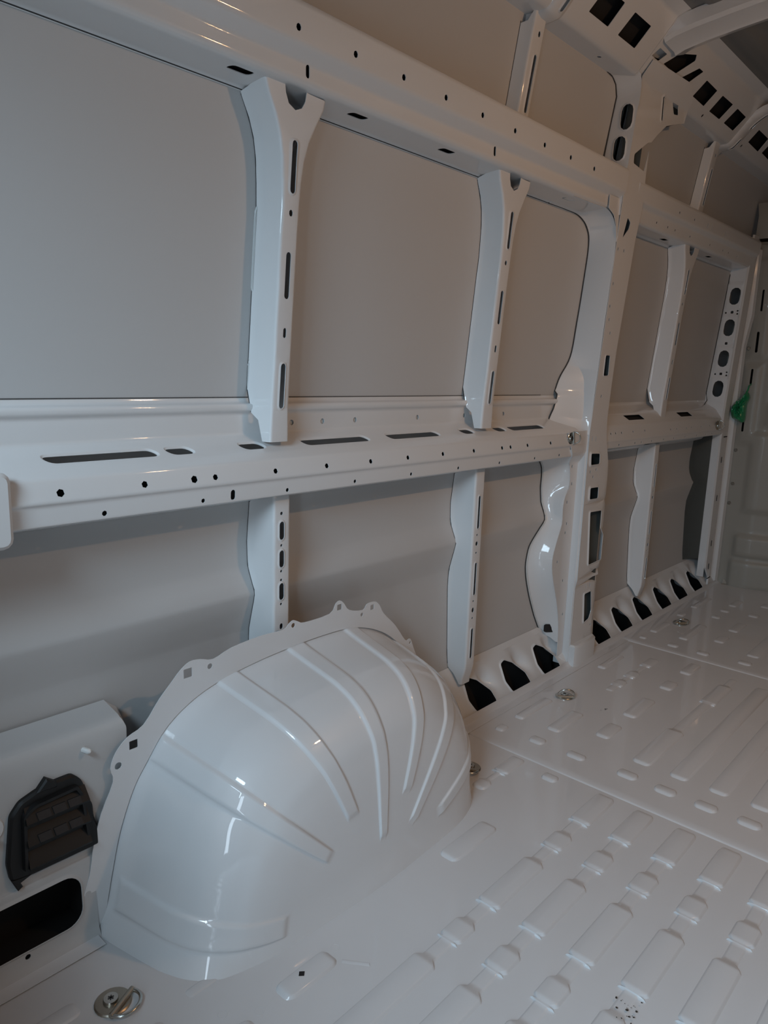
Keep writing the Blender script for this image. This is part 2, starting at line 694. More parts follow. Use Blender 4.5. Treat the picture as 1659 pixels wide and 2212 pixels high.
HW = .0275
for r in range(10):
    y = -.513 - .1005 * r
    x0 = .40
    segs = [(0, .527, HW, .007), (.527, .583, .0165, .0042), (.583, .652, HW * .93, .007), (.652, .710, .0165, .0042), (.710, .902, HW, .007),
            (.902, .960, .0165, .0042), (.960, 1.033, HW * .93, .007), (1.033, 1.092, .0165, .0042), (1.092, 1.252, HW, .007)]
    bead(0, x0, y, segs)
    bead(0, -.3, y, [(0, .6, HW, .007)])
bead(0, 1.165, -.368, [(0, .18, .027, .006)])
bead(0, 1.44, -.255, [(0, .055, .022, .006), (.055, .105, .011, .004), (.105, .215, .024, .006)])
bead(0, 1.60, -.365, [(0, .045, .024, .007)])
bead(0, .685, -.385, [(0, .128, .024, .0065)])
bead(0, .575, -.272, [(0, .09, .013, .003)])
bead(0, .30, -.165, [(0, .15, .020, .004)])
bead(0, .20, -.30, [(0, .33, .022, .005)])
bead(0, .33, -.40, [(0, .30, .024, .005)])
for y, items in {-.125: [(1.733, .052, .017), (1.843, .20, .019), (2.40, .18, .019)],
                 -.240: [(1.745, .05, .026), (1.848, .175, .025)],
                 -.362: [(1.748, .045, .030), (1.917, .115, .025), (2.103, .18, .025), (2.39, .09, .025), (2.573, .13, .024)],
                 -.507: [(1.755, .05, .030)], -.610: [(1.752, .05, .030), (1.852, .80, .028)], -.711: [(1.754, .05, .030), (1.854, .80, .028)],
                 -.811: [(1.758, .05, .030), (1.857, .80, .028)], -.912: [(1.758, .05, .030), (1.857, .80, .028)], -1.013: [(1.758, .05, .030), (1.857, .80, .028)],
                 -1.114: [(1.758, .05, .030), (1.857, .80, .028)], -1.215: [(1.758, .05, .030), (1.857, .80, .028)], -1.316: [(1.758, .05, .030), (1.857, .80, .028)]}.items():
    for (x, L, hw) in items:
        bead(1, x, y, [(0, L, hw, .0065)])
bead(1, 2.24, -.232, [(0, .06, .016, .004), (.06, .12, .022, .006), (.12, .16, .012, .004), (.16, .225, .022, .006), (.225, .30, .012, .004), (.30, .40, .022, .006)])
bead(1, 1.854, -.507, [(0, .27, .029, .0065), (.27, .53, .018, .005), (.53, .72, .027, .0065), (.72, .81, .015, .004)])
for y, items in {-.105: [(2.806, .04, .017), (2.915, .17, .018), (3.21, .06, .018), (3.38, .22, .018)],
                 -.226: [(2.804, .05, .024), (2.92, .25, .022), (3.30, .05, .022), (3.424, .05, .022), (3.538, .13, .02)],
                 -.341: [(2.804, .05, .026), (2.993, .10, .023), (3.172, .15, .023), (3.444, .06, .024), (3.633, .07, .024)],
                 -.488: [(2.82, .05, .027), (2.926, .40, .026), (3.43, .06, .024), (3.6, .12, .024)], -.61: [(2.82, .05, .027), (2.92, .80, .026)],
                 -.711: [(2.82, .05, .027), (2.92, .80, .026)], -.811: [(2.82, .05, .027), (2.92, .80, .026)]}.items():
    for (x, L, hw) in items:
        bead(2, x, y, [(0, L, hw, .006)])
# low stepped pad round the small drain hole beside the wheel arch
pad = loft('pressed_crease', M['floor'], fp[0], [[(.845, -.440, .0), (.818, -.402, .0)], [(.842, -.447, .003), (.814, -.407, .003)], [(.838, -.452, .0), (.808, -.410, .0)]], 0, True, 80)
prism('drain_hole_cap', M['cavity'], fp[0], [(.734, -.380), (.741, -.3735), (.748, -.380), (.741, -.3865)], lambda u, v, h: (u, v, h), .0062, .0068)
for (x, y) in ((.827, -.375), (.646, -.383), (.60, -.345)):
    tube('spot_weld_ring', M['floor'], fp[0], [(x + .008 * math.cos(a), y + .008 * math.sin(a), .0004) for a in np.linspace(0, 2 * math.pi, 15)[:-1]], .0009, 6, True)
# kerb fillet between floor and sill
for a, b in ((X_REAR, .54), (1.47, X_FRONT)):
    strip('floor_edge_fillet', M['floor'], floor, smooth_line([(-.075, .0045), (-.05, .0055), (-.042, .008), (-.034, .014), (-.030, .022)], 3), a, b, .3, .001, True)

# ------------------------------------------------------------------ rails along the wall


class Prof:
    """section polyline (y, z) with arc length"""

    def __init__(self, pts):
        self.p = [np.array(p, float) for p in pts]
        self.s = [0.0]
        for a, b in zip(self.p, self.p[1:]):
            self.s.append(self.s[-1] + float(np.linalg.norm(b - a)))

    def at(self, s):
        return (float(np.interp(s, self.s, [p[0] for p in self.p])), float(np.interp(s, self.s, [p[1] for p in self.p])))

    def near(self, y, z):
        best = (1e9, 0)
        for i in range(len(self.p) - 1):
            a, b = self.p[i], self.p[i + 1]
            d_ = b - a
            t = max(0, min(1, float(np.dot(np.array((y, z)) - a, d_) / np.dot(d_, d_))))
            q = a + d_ * t
            e = float(np.linalg.norm(q - np.array((y, z))))
            if e < best[0]:
                best = (e, self.s[i] + t * (self.s[i + 1] - self.s[i]))
        return best[1]


def rounded(pts, r=.005, n=3):
    out = [pts[0]]
    for i in range(1, len(pts) - 1):
        p0, p1, p2 = (Vector(pts[i - 1]), Vector(pts[i]), Vector(pts[i + 1]))
        a, b = p0 - p1, p2 - p1
        A = p1 + a.normalized() * min(r, a.length * .45)
        B = p1 + b.normalized() * min(r, b.length * .45)
        for k in range(n + 1):
            t = k / n
            q = A * (1 - t) ** 2 + p1 * 2 * t * (1 - t) + B * t * t
            out.append((q.x, q.y))
    out.append(pts[-1])
    return out


def rail(name, mat, parent, prof, x0, x1, holes, lips=None, thick=.0015, xmod=None, dx=.15, flip=True):
    S = prof.s[-1]
    lines = [[(x, s) for x in np.arange(x0, x1 + 1e-6, (x1 - x0) / max(1, round((x1 - x0) / dx)))] for s in prof.s[1:-1]]

    def mp(x, s):
        y, z = prof.at(s)
        if xmod:
            y, z = xmod(x, y, z)
        return (x, y, z)
    xs = np.linspace(x0, x1, max(2, round((x1 - x0) / dx) + 1))
    outline = [(x, 0) for x in xs] + [(x1, s) for s in prof.s[1:-1]] + [(x, S) for x in xs[::-1]] + [(x0, s) for s in prof.s[1:-1][::-1]]
    return sheet(name, mat, parent, outline, mp, holes, lips, lines, (), thick, flip)


# waist rail, rear length
waist = Prof(rounded([(.064, .974), (.062, .966), (.046, .962), (.046, .950), (.056, .943), (.055, .900), (.047, .894), (-.004, .867), (-.024, .853),
                      (-.033, .8145), (-.027, .809), (-.0255, .776), (-.022, .775)], .005))
wr_t = tag(empty('waist_rail', (1.3, 0, .85)), 'long white waist rail with slots and hex holes, above the wheel arch', 'rail')
H, lips = [], {}


def shelf_slot(xa, xb, w=.020):
    s = waist.near(.020, .8785)
    poly = round_poly([(xa, s - w / 2), (xb - .012, s - w / 2), (xb, s + w / 2), (xa + .012, s + w / 2)], .012, 4)
    lips[len(H)] = (.005, -.003)
    H.append(poly)


for xa, xb in ((.515, .727), (.744, .804), (.913, .977), (1.081, 1.296), (1.363, 1.572), (1.669, 1.730), (1.834, 1.895), (1.914, 2.119)):
    shelf_slot(xa, xb)
s1, s2 = waist.near(-.027, .829), waist.near(-.027, .786)
for x, r in ((.521, .007), (.671, .0065), (.773, .0075), (.820, .0062), (.968, .006), (1.113, .006), (1.255, .006), (1.39, .006), (1.532, .006), (1.672, .006),
             (1.813, .006), (1.858, .006), (1.953, .006), (2.092, .006)):
    H.append(circ(x, s1, r, 6))
for x, r in ((.596, .005), (.794, .0045), (1.003, .0045), (1.207, .0045), (1.409, .0045), (1.608, .0045), (1.809, .0045), (2.006, .0045), (2.16, .0045)):
    H.append(circ(x, s2, r, 7))
H.append(slot(.863, s2 - .004, .021, .011))
s3 = waist.near(.056, .920)
for x in (1.083, 1.177, 1.285, 1.523, 1.734, 1.938):
    H.append(circ(x, s3, .0065, 8))
rail('rail_body', M['paint'], wr_t, waist, .10, 2.30, H, lips)
strip('rail_hole_shade', M['cavity'], wr_t, [(-.012, .846), (-.020, .815), (-.016, .779)], .12, 2.25, .4, .001, True)  # black strip added so holes look shaded, likewise on the other rails
strip('rail_strip_lining', M['lightseal'], wr_t, [(.0605, .90), (.0605, .935)], .30, 2.18, .4, .001, True)
rb = prism('rail_end_cover', M['paint'], wr_t, rrect(.12, .752, .440, .872, .016), lambda u, v, h: (u, -.032 - h, v), 0, .014, .006)
strip('rail_return_lip', M['paint'], wr_t, [(.067, .752), (.050, .757), (.044, .766), (.044, .79)], X_REAR, 2.20, .4, .0015, False)
strip('rail_rear_length', M['paint'], wr_t, waist.p, X_REAR, .105, .3, .0015, True)

for a, b in ((X_REAR, .97), (1.035, 1.735), (1.80, 2.17)):
    tube('joint_gap', M['sealant'], wr_t, [(x, y_win(.976) - .0008, .976) for x in np.linspace(a, b, 5)], .0007, 6)
tube('fold_line', M['sealant'], wr_t, [(x, .0537, .8985) for x in np.linspace(.1, 2.2, 8)], .0005, 6)

# waist rail, front length
fwaist = Prof(rounded([(.066, .945), (.064, .935), (.05, .925), (.012, .905), (-.006, .880), (-.018, .866), (-.032, .812), (-.029, .806), (-.027, .786), (-.022, .785)], .005))
wf_t = tag(empty('waist_rail', (3.1, 0, .85)), 'short white waist rail beyond the wide centre post', 'rail')
H, lips = [], {}
sf = fwaist.near(.002, .892)
for xa, xb in ((2.69, 2.87), (3.22, 3.39)):
    H.append(round_poly([(xa, sf - .010), (xb - .03, sf - .010), (xb, sf + .012), (xa + .03, sf + .012)], .004, 3))
s1, s2 = fwaist.near(-.025, .840), fwaist.near(-.028, .796)
for x in (2.53, 2.57, 2.62, 2.72, 2.83, 3.09, 3.16, 3.27, 3.33, 3.45, 3.56):
    H.append(circ(x, s1 + (.006 if x > 3 else 0), .0045, 6))
for x in (2.60, 2.74, 2.80, 2.90, 3.02, 3.13, 3.26, 3.40, 3.52, 3.60):
    H.append(circ(x, s2, .0045, 6))
rail('rail_body', M['paint'], wf_t, fwaist, 2.44, 3.74, H, lips)
strip('rail_hole_shade', M['cavity'], wf_t, [(.040, .905), (.008, .885), (-.008, .86), (-.022, .812), (-.018, .788)], 2.5, 3.70, .4, .001, True)
strip('rail_return_lip', M['paint'], wf_t, [(.067, .752), (.050, .760), (.044, .770), (.044, .79)], 2.45, 3.74, .4, .0015, False)

# upper rail
top = Prof(rounded([(.018, 1.546), (.012, 1.553), (-.058, 1.561), (-.067, 1.568), (-.0662, 1.598), (-.091, 1.618), (-.097, 1.680), (-.090, 1.687), (.004, 1.700)], .006))
tr_t = tag(empty('upper_rail', (1.3, 0, 1.6)), 'long stepped white upper rail running from the rear to the centre post', 'rail')
H = []
su = top.near(-.036, 1.558)
for x in (.878, 1.177, 1.480, 2.075):
    H.append(round_poly([(x - .028, su - .009), (x + .022, su - .009), (x + .028, su + .008), (x - .020, su + .008)], .008, 3))
sfh = top.near(-.068, 1.586)
for x in (1.009, 1.634):
    H.append(slot(x, sfh, .024, .009, 90))
sh = top.near(-.091, 1.640)
for k, x in enumerate((.963, 1.109, 1.252, 1.396, 1.538, 1.680, 1.825, 1.967, 2.109)):
    H.append(circ(x, sh + (.0 if x < 2.2 else -.004), .006, 8, .0065))
rail('rail_body', M['paint'], tr_t, top, X_REAR, 2.335, H, None)
strip('rail_hole_shade', M['cavity'], tr_t, [(.006, 1.562), (-.050, 1.568), (-.060, 1.60), (-.078, 1.626), (-.085, 1.676)], .3, 2.30, .4, .001, False)

for a, b in ((X_REAR, .92), (1.085, 1.70), (1.83, 2.06)):
    tube('joint_gap', M['sealant'], tr_t, [(x, .0155, 1.5475) for x in np.linspace(a, b, 5)], .0013, 6)
ftop = Prof(rounded([(.018, 1.546), (.012, 1.553), (-.050, 1.556), (-.058, 1.562), (-.066, 1.604), (-.082, 1.616), (-.088, 1.667), (-.082, 1.675), (.004, 1.690)], .006))
ft_t = tag(empty('upper_rail', (3.1, 0, 1.6)), 'shorter dim upper rail between the centre post and the cab', 'rail')
H = []
su = ftop.near(-.020, 1.555)
for x in (2.84, 3.32):
    H.append(round_poly([(x - .028, su - .009), (x + .022, su - .009), (x + .028, su + .008), (x - .020, su + .008)], .008, 3))
s1 = ftop.near(-.062, 1.585)
for x in (2.66, 2.76, 2.83, 2.98, 3.2, 3.36, 3.43, 3.55):
    H.append(circ(x, s1 - .004, .0045, 7))
s1 = ftop.near(-.086, 1.635)
for x in (2.80, 2.95):
    H.append(circ(x, s1, .005, 7))
for x in (3.09, 3.14, 3.30):
    H.append(slot(x, s1, .022, .005, 90))
rail('rail_body', M['paint'], ft_t, ftop, 2.44, 3.78, H, None)
strip('rail_hole_shade', M['cavity'], ft_t, [(.006, 1.562), (-.044, 1.564), (-.056, 1.608), (-.074, 1.622), (-.078, 1.664)], 2.5, 3.74, .4, .001, False)

# ------------------------------------------------------------------ slim upright posts (hat sections)
U = [-.090, -.078, -.026, -.022, -.018, .018, .022, .026, .078, .090]


def hat(name, parent, zl, outline_uz, holes_xz, yf, ys, lip=(), extra_z=(), holes_uz=()):
    """zl: [(z, x_left, x_right)] of the inner face; hat section folded back to the outer panel"""
    zt = [a[0] for a in zl]

    def xlr(z):
        return float(np.interp(z, zt, [a[1] for a in zl])), float(np.interp(z, zt, [a[2] for a in zl]))

    def mp(u, z):
        xl, xr = xlr(z)
        f, s = yf(z), ys(z)
        px = [xl - .012, xl - .004, xl - .0005, xl + .0012, xl + .005, xr - .005, xr - .0012, xr + .0005, xr + .004, xr + .012]
        py = [s - .001, s - .016, f + .006, f + .0018, f, f, f + .0018, f + .006, s - .016, s - .001]
        return (float(np.interp(u, U, px)), float(np.interp(u, U, py)), z)

    def ux(x, z):
        xl, xr = xlr(z)
        return -.018 + (x - xl - .005) / (xr - xl - .01) * .036
    hs = [[(ux(x, z), z) for x, z in h] for h in holes_xz]
    z0, z1 = min(p[1] for p in outline_uz), max(p[1] for p in outline_uz)
    zz = [z for z in sorted(set(zt) | set(extra_z)) if z0 + .004 < z < z1 - .004]
    lines = [[(u, z0 - .01), (u, z1 + .01)] for u in U[1:-1]] + [[(-.1, z), (.1, z)] for z in zz]
    lp = {i: (.0055, -.0022) for i in lip}
    zj = np.linspace(max(z0 + .06, z0), z1 - .02, 26)
    tube('joint_gap', M['sealant'], parent, [(xlr(z)[0] - .0128, ys(z) - .0008, z) for z in zj], .0011, 6)
    return sheet(name, M['paint'], parent, outline_uz, mp, hs + [list(h) for h in holes_uz], lp, lines, (), .0014, True)


def skin_back(z):
    return y_win(z) if z > .985 else interp(z, [(.88, .050), (.95, .050), (.985, .062)])


def upper_post(c, label, hw=.0215, wobble=0.0):
    t = tag(empty('upper_wall_post', (c, 0, .89)), label, 'post', 'upper wall posts')
    fl = [(.885, -hw - .003, hw + .003), (.96, -hw - .001, hw + .001), (1.07, -hw, hw), (1.30, -hw, hw), (1.35, -hw + .001, hw + .001), (1.395, -hw - .002, hw + .003), (1.437, -hw - .006, hw + .008),
          (1.474, -hw - .014, hw + .018), (1.506, -hw - .027, hw + .033), (1.538, -hw - .046, hw + .050), (1.562, -hw - .056, hw + .054)]
    zl = [(z, c + a, c + b) for z, a, b in fl]
    zt = [a[0] for a in zl]

    def u_of(x, z):
        xl = float(np.interp(z, zt, [a[1] for a in zl]))
        xr = float(np.interp(z, zt, [a[2] for a in zl]))
        return -.018 + (x - xl - .005) / (xr - xl - .01) * .036
    notch = [(c - .030, 1.561), (c - .027, 1.545), (c - .019, 1.529), (c - .002, 1.521), (c + .014, 1.528), (c + .022, 1.542), (c + .024, 1.558)]
    out = [(-.09, .945), (-.078, .93), (-.055, .886), (.055, .886), (.078, .93), (.09, .945), (.09, 1.545), (.05, 1.553), (.020, 1.556), (u_of(c + .035, 1.557), 1.557)]
    out += [(u_of(x, z), z) for x, z in notch[::-1]]
    out += [(-.020, 1.561), (-.04, 1.561), (-.078, 1.552), (-.09, 1.545)]
    o = c + .0005
    hs = [slot(o, 1.4215, .095, .0125), circ(o, 1.338, .005, 8, .0065), slot(o, 1.2205, .09, .0125), slot(o, 1.109, .020, .008), slot(o, 1.002, .092, .0125)]
    hat('post_body', t, zl, out, hs, y_face, skin_back, (0, 4), np.arange(.95, 1.5, .05))
    return t


upper_post(1.001, 'white upright post with forked top and slots, nearest upper post')
for xa, za, zb in ((.966, 1.18, 1.36), (.968, .985, 1.06)):
    tube('sealant_bead', M['lightseal'], bpy.data.objects['upper_wall_post'], [(xa + .006 * (abs(t) > .8), y_win(za + (zb - za) * (t + 1) / 2) - .0015, za + (zb - za) * (t + 1) / 2) for t in np.linspace(-1, 1, 11)], .0028, 6)
upper_post(1.768, 'forked slotted upright post next to the wide centre post', .023)
upper_post(3.058, 'small distant forked post beyond the centre post', .023)


def lower_post(c, label, z0, hs, lip, hw=.022):
    t = tag(empty('lower_wall_post', (c, 0, max(0, z0))), label, 'post', 'lower wall posts')
    zl = [(z0, c - hw, c + hw), (.30, c - hw, c + hw), (.79, c - hw, c + hw)]
    out = [(-.09, z0 + .05), (-.078, z0 + .03), (-.03, z0), (.03, z0), (.078, z0 + .03), (.09, z0 + .05), (.09, .75), (.078, .765), (.03, .776), (-.03, .776), (-.078, .765), (-.09, .75)]

    def yf(z):
        return 0.0 + .012 * sstep((.17 - z) / .06)
    hat('post_body', t, zl, out, hs, yf, y_low, lip, np.arange(.12, .76, .02))
    return t


c = 1.010
lower_post(c, 'short slotted post disappearing behind the wheel arch', .36,
           [circ(c - .002, .731, .004, 7), slot(c - .002, .693, .040, .013), circ(c - .002, .660, .0032, 7), slot(c - .002, .630, .038, .013), circ(c - .002, .602, .0032, 7), circ(c - .002, .582, .0032, 7),
            slot(c - .002, .556, .038, .013), circ(c - .002, .527, .0032, 7), slot(c - .001, .475, .014, .009)], (1, 3, 6))


def slots_b(c):
    return [slot(c, .642, .098, .010), circ(c, .574, .0035, 7), circ(c, .548, .006, 8, .007), circ(c, .520, .0035, 7), slot(c, .440, .10, .010), circ(c, .371, .0035, 7), circ(c, .343, .006, 8, .008),
            circ(c, .318, .0035, 7), slot(c, .238, .095, .010)]


lower_post(1.754, 'tall slotted lower post in front of the wheel arch', .105, slots_b(1.752), (0, 4, 8))
lower_post(3.035, 'distant slotted lower post between sill openings and bulkhead', .115, slots_b(3.035), (0, 4, 8))


def high_post(c, label):
    t = tag(empty('roof_side_post', (c, -.04, 1.69)), label, 'post', 'posts of the raised roof side')
    zl = [(1.66, c - .026, c + .026), (1.96, c - .026, c + .026)]
    out = [(-.09, 1.665), (.09, 1.665), (.09, 1.94), (.03, 1.95), (-.03, 1.95), (-.09, 1.925)]
    hs = [slot(c + .002, 1.79, .135, .012), circ(c + .004, 1.905, .005, 8, .007)]
    hat('post_body', t, zl, out, hs, lambda z: y_high(z) - .034, lambda z: y_high(z), (0,), (1.75, 1.85, 1.93))
    return t


high_post(1.80, 'warm lit slotted post above the upper rail, near the roof corner')
high_post(3.135, 'far dim slotted post above the upper rail beside the bulkhead')

# ------------------------------------------------------------------ wide centre post
cp = tag(empty('centre_post', (2.40, 0, 0)), 'wide white centre post full of holes between the two wall bays', 'post')
right_edge = [(0.0, 2.575), (.09, 2.57), (.29, 2.553), (.43, 2.545), (.50, 2.535), (.65, 2.52), (.74, 2.50), (.82, 2.472), (.90, 2.455), (1.0, 2.450), (1.13, 2.448), (1.30, 2.458), (1.49, 2.468), (1.60, 2.485),
              (1.70, 2.475), (1.79, 2.472), (1.83, 2.52), (1.868, 2.575), (1.895, 2.66), (1.91, 2.715), (1.95, 2.712), (1.975, 2.70)]
out = [(2.338, 0.0)] + [(x, z) for z, x in right_edge] + [(2.62, 2.0), (2.335, 1.99)]
H = [round_poly(p, .006, 3) for p in (
    [(2.374, 1.712), (2.371, 1.738), (2.455, 1.790), (2.480, 1.797), (2.457, 1.704)][::1],
    [(2.372, 1.486), (2.389, 1.552), (2.414, 1.540), (2.409, 1.520)],
    [(2.371, 1.113), (2.402, 1.113), (2.410, 1.047), (2.375, 1.045)],
    [(2.354, .780), (2.419, .776), (2.423, .740), (2.358, .740)],
    [(2.369, .658), (2.431, .656), (2.433, .616), (2.371, .618)],
    [(2.386, .570), (2.475, .566), (2.478, .50), (2.506, .47), (2.512, .378), (2.408, .374)],
    [(2.409, .262), (2.460, .264), (2.474, .185), (2.460, .158), (2.424, .150)])]
lips = {2: (.005, -.002), 3: (.010, -.005), 4: (.010, -.005), 5: (.008, -.004), 6: (.008, -.004)}
H.append(slot(2.523, 1.908, .072, .010, 100))
H.append(round_poly([(2.590, 1.945), (2.638, 1.946), (2.657, 1.921), (2.620, 1.915)], .004, 2))
lips[7] = (.008, -.003)
for x, z in ((2.352, 1.342), (2.36, 1.229), (2.381, 1.186), (2.382, .976), (2.352, 1.271), (2.366, .715), (2.410, .720), (2.390, .696), (2.518, .553), (2.530, .526), (2.485, .127), (2.352, 1.45), (2.395, 1.45)):
    H.append(slot(x, z, .011, .006))
for x, z in ((2.360, .831), (2.386, .829), (2.422, .290), (2.452, .288)):
    H.append(slot(x, z, .018, .0035))
fold = [[(2.3, z), (2.75, z)] for z in (.06, .30, .33, .60, .85, 1.2, 1.5, 1.8, 1.95)]


def post_map(x, z):
    y = y_post(z)
    y += .006 * sstep((.33 - z) / .03)                       # joggle low on the post
    y += .028 * sstep((x - 2.50) / .05) * sstep((.75 - z) / .15)   # flange turned back to the panel
    if z > 1.94:
        y -= (z - 1.94) * .75
    return (x, y, z)


gp = [(x, z) for x in np.arange(2.345, 2.72, .02) for z in np.arange(.02, 2.0, .03)]
sheet('post_face', M['paint'], cp, out, post_map, H, lips, fold, gp, .0016, True)
# step on the left of the face, lower half
zz = list(np.linspace(.0, .86, 24))
loft('post_step', M['paint'], cp, [[(2.330 + .004 * (z < .3), .002, z) for z in zz], [(2.336, -.010, z) for z in zz], [(2.334, -.030, z) for z in zz], [(2.340, y_post(z) + .006 * sstep((.33 - z) / .03), z) for z in zz]], .0016, True)
# lower flange, flat with small holes
fl_l = smooth_line([(2.230, .80), (2.262, .757), (2.280, .733), (2.287, .668), (2.262, .631), (2.254, .591), (2.256, .541), (2.229, .48), (2.209, .418), (2.223, .349), (2.263, .256), (2.289, .164), (2.298, .03)], 4)
out = [tuple(p) for p in fl_l] + [(2.334, .03), (2.334, .86), (2.20, .86)]
H = [slot(x, z, .011, .006) for x, z in ((2.296, .736), (2.303, .675), (2.280, .613), (2.289, .536), (2.284, .504), (2.244, .406), (2.296, .329), (2.315, .20))]


def flange_y(x, z):
    return -.003 - .027 * sstep((z - .74) / .05)


sheet('post_flange', M['paint'], cp, out, lambda x, z: (x, flange_y(x, z), z), H, None, [[(2.15, z), (2.4, z)] for z in (.745, .76, .775, .79)], (), .0016, True)
# lower reveal: from the dark joint on the panel up to the flange
seal_low = smooth_line([(2.185, .775), (2.20, .753), (2.224, .722), (2.236, .648), (2.240, .566), (2.21, .521), (2.176, .46), (2.163, .38), (2.186, .292), (2.230, .196), (2.268, .122)], 5)
n = 48


def resample(pts, n):
    P_ = [np.array(p, float) for p in pts]
    s = np.r_[0, np.cumsum([np.linalg.norm(b - a) for a, b in zip(P_, P_[1:])])]
    return [np.array([np.interp(t, s, [p[k] for p in P_]) for k in range(len(P_[0]))]) for t in np.linspace(0, s[-1], n)]


A = resample(seal_low, n)
B = resample([p for p in fl_l if p[1] > .075], n)
rowA = [(p[0], y_low(p[1]) - .001, p[1]) for p in A]
rowA2 = [(p[0] + .012, y_low(p[1]) - .006, p[1]) for p in A]
rowB = [(q[0], flange_y(q[0], q[1]), q[1]) for q in B]
rowM = [(a[0] * .55 + b[0] * .45 + .006, a[1] * .5 + b[1] * .5 + .004, a[2] * .5 + b[2] * .5) for a, b in zip(rowA2, rowB)]
rowB0 = [(b[0] - .002, b[1] + .006, b[2]) for b in rowB]
loft('lower_reveal', M['paint'], cp, [rowA, rowA2, rowM, rowB0, rowB], .0014, True, 60)
tube('joint_gap', M['sealant'], cp, [(p[0] - .002, y_low(p[1]) - .0015, p[1]) for p in A], .0022, 6)
tube('sealant_bead', M['lightseal'], cp, [(p[0] + .004, y_low(p[1]) - .003, p[1]) for p in A], .003, 6)
prism('square_plug', M['cavity'], cp, rrect(2.262, .134, 2.292, .164, .006), lambda u, v, h: (u, .024 - h - (u - 2.277) * .9, v), 0, .002)
# upper reveal round the blanked window
seal_up = smooth_line([(2.05, 1.548), (2.16, 1.548), (2.239, 1.544), (2.304, 1.519), (2.337, 1.467), (2.341, 1.335), (2.338, 1.215), (2.330, 1.107), (2.279, 1.037), (2.259, .989), (2.242, .939), (2.222, .911), (2.200, .880)], 5)
mid_up = smooth_line([(2.06, .004, 1.555), (2.17, .004, 1.555), (2.25, .004, 1.553), (2.309, .012, 1.524), (2.336, .018, 1.470), (2.338, .024, 1.335), (2.337, .032, 1.215), (2.335, .036, 1.107), (2.338, .004, 1.040), (2.340, -.002, .99), (2.339, -.006, .94), (2.330, -.008, .90), (2.30, -.006, .845)], 5)
edg_up = smooth_line([(2.06, -.062, 1.562), (2.18, -.063, 1.562), (2.27, -.066, 1.560), (2.318, -.070, 1.530), (2.334, -.0735, 1.47), (2.335, -.066, 1.335), (2.335, -.0585, 1.215), (2.335, -.0525, 1.107), (2.335, -.0485, 1.04), (2.335, -.0455, .99), (2.336, -.0425, .94), (2.337, -.040, .90), (2.337, -.039, .845)], 5)
sA = [(p[0], y_win(p[1]) - .001 if p[1] > .98 else .052, p[1]) for p in seal_up]
sA2 = [(a[0] * .85 + b[0] * .15, a[1] * .80 + b[1] * .20, a[2] * .9 + b[2] * .1) for a, b in zip(sA, mid_up)]
e0 = [(p[0] - .001, p[1] + .006, p[2]) for p in edg_up]
loft('upper_reveal', M['paint'], cp, [sA, sA2, mid_up, e0, edg_up], .0014, True, 45)
tube('joint_gap', M['sealant'], cp, [(p[0] - .002, p[1] - .001, p[2]) for p in sA], .0022, 6)
sheet('corner_filler', M['paint'], cp, [(2.262, 1.5605), (2.300, 1.546), (2.320, 1.520), (2.333, 1.47), (2.345, 1.47), (2.345, 1.60), (2.262, 1.60)], lambda x, z: (x, -.0735, z), (), None, (), (), .0015, True)
# side of the post above the upper rail, with two oval holes
out = [(y_high(z) + .004, z) for z in (1.55, 1.62, 1.75, 1.90)] + [(-.112, 1.90), (-.104, 1.83), (-.093, 1.71), (-.083, 1.62), (-.079, 1.55)]
sheet('upper_post_side', M['paint'], cp, out, lambda y, z: (2.334, y, z), [slot(-.074, 1.840, .074, .038, 92), slot(-.058, 1.750, .072, .038, 92)], {0: (.006, -.003), 1: (.006, -.003)},
      (), [(y, z) for y in np.arange(-.11, .01, .01) for z in np.arange(1.63, 1.9, .015)], .0016, False)
loft('roof_corner_reveal', M['paint'], cp, [
    [(2.0, y_high(1.95), 1.952), (2.2, y_high(1.95), 1.953), (2.27, y_high(1.95), 1.950), (2.31, y_high(1.93), 1.938), (2.332, y_high(1.91), 1.915), (2.334, y_high(1.90), 1.895)],
    [(2.0, -.06, 1.955), (2.2, -.06, 1.956), (2.28, -.06, 1.954), (2.318, -.06, 1.942), (2.334, -.06, 1.918), (2.334, -.06, 1.895)],
    [(2.0, -.104, 1.957), (2.2, -.104, 1.958), (2.30, -.108, 1.962), (2.328, -.110, 1.955), (2.336, -.111, 1.925), (2.335, -.111, 1.895)]], .0016, True, 60)
tube('joint_gap', M['sealant'], cp, [(2.24, y_high(1.95) - .001, 1.951), (2.28, y_high(1.95) - .001, 1.947), (2.31, y_high(1.93) - .001, 1.934), (2.330, y_high(1.91) - .001, 1.905), (2.331, y_high(1.83) - .001, 1.83), (2.330, y_high(1.7) - .001, 1.68)], .0020, 6)
# dark sheets added behind the holes, their shade put into the colour
loft('post_hole_shade', M['cavity_shade'], cp, [[(2.345, y_post(z) + .012, z) for z in np.linspace(.03, 1.93, 20)], [(2.350, y_post(z) + .032, z) for z in np.linspace(.03, 1.93, 20)],
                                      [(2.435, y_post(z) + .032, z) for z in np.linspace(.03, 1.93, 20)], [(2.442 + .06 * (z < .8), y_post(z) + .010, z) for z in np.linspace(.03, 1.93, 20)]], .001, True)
loft('gusset_hole_shade', M['cavity_shade'], cp, [[(2.44, y_post(z) + .014, z) for z in (1.80, 1.9, 1.97)], [(2.54, y_post(z) + .02, z) for z in (1.85, 1.9, 1.97)], [(2.69, y_post(z) + .016, z) for z in (1.905, 1.93, 1.965)]], .001, True)
# foot of the post
prism('post_foot', M['paint'], cp, [(2.336, -.004), (2.336, -.052), (2.352, -.060), (2.50, -.050), (2.53, -.02), (2.53, .03), (2.336, .03)], lambda u, v, h: (u, v, h), .004, .085, .006)

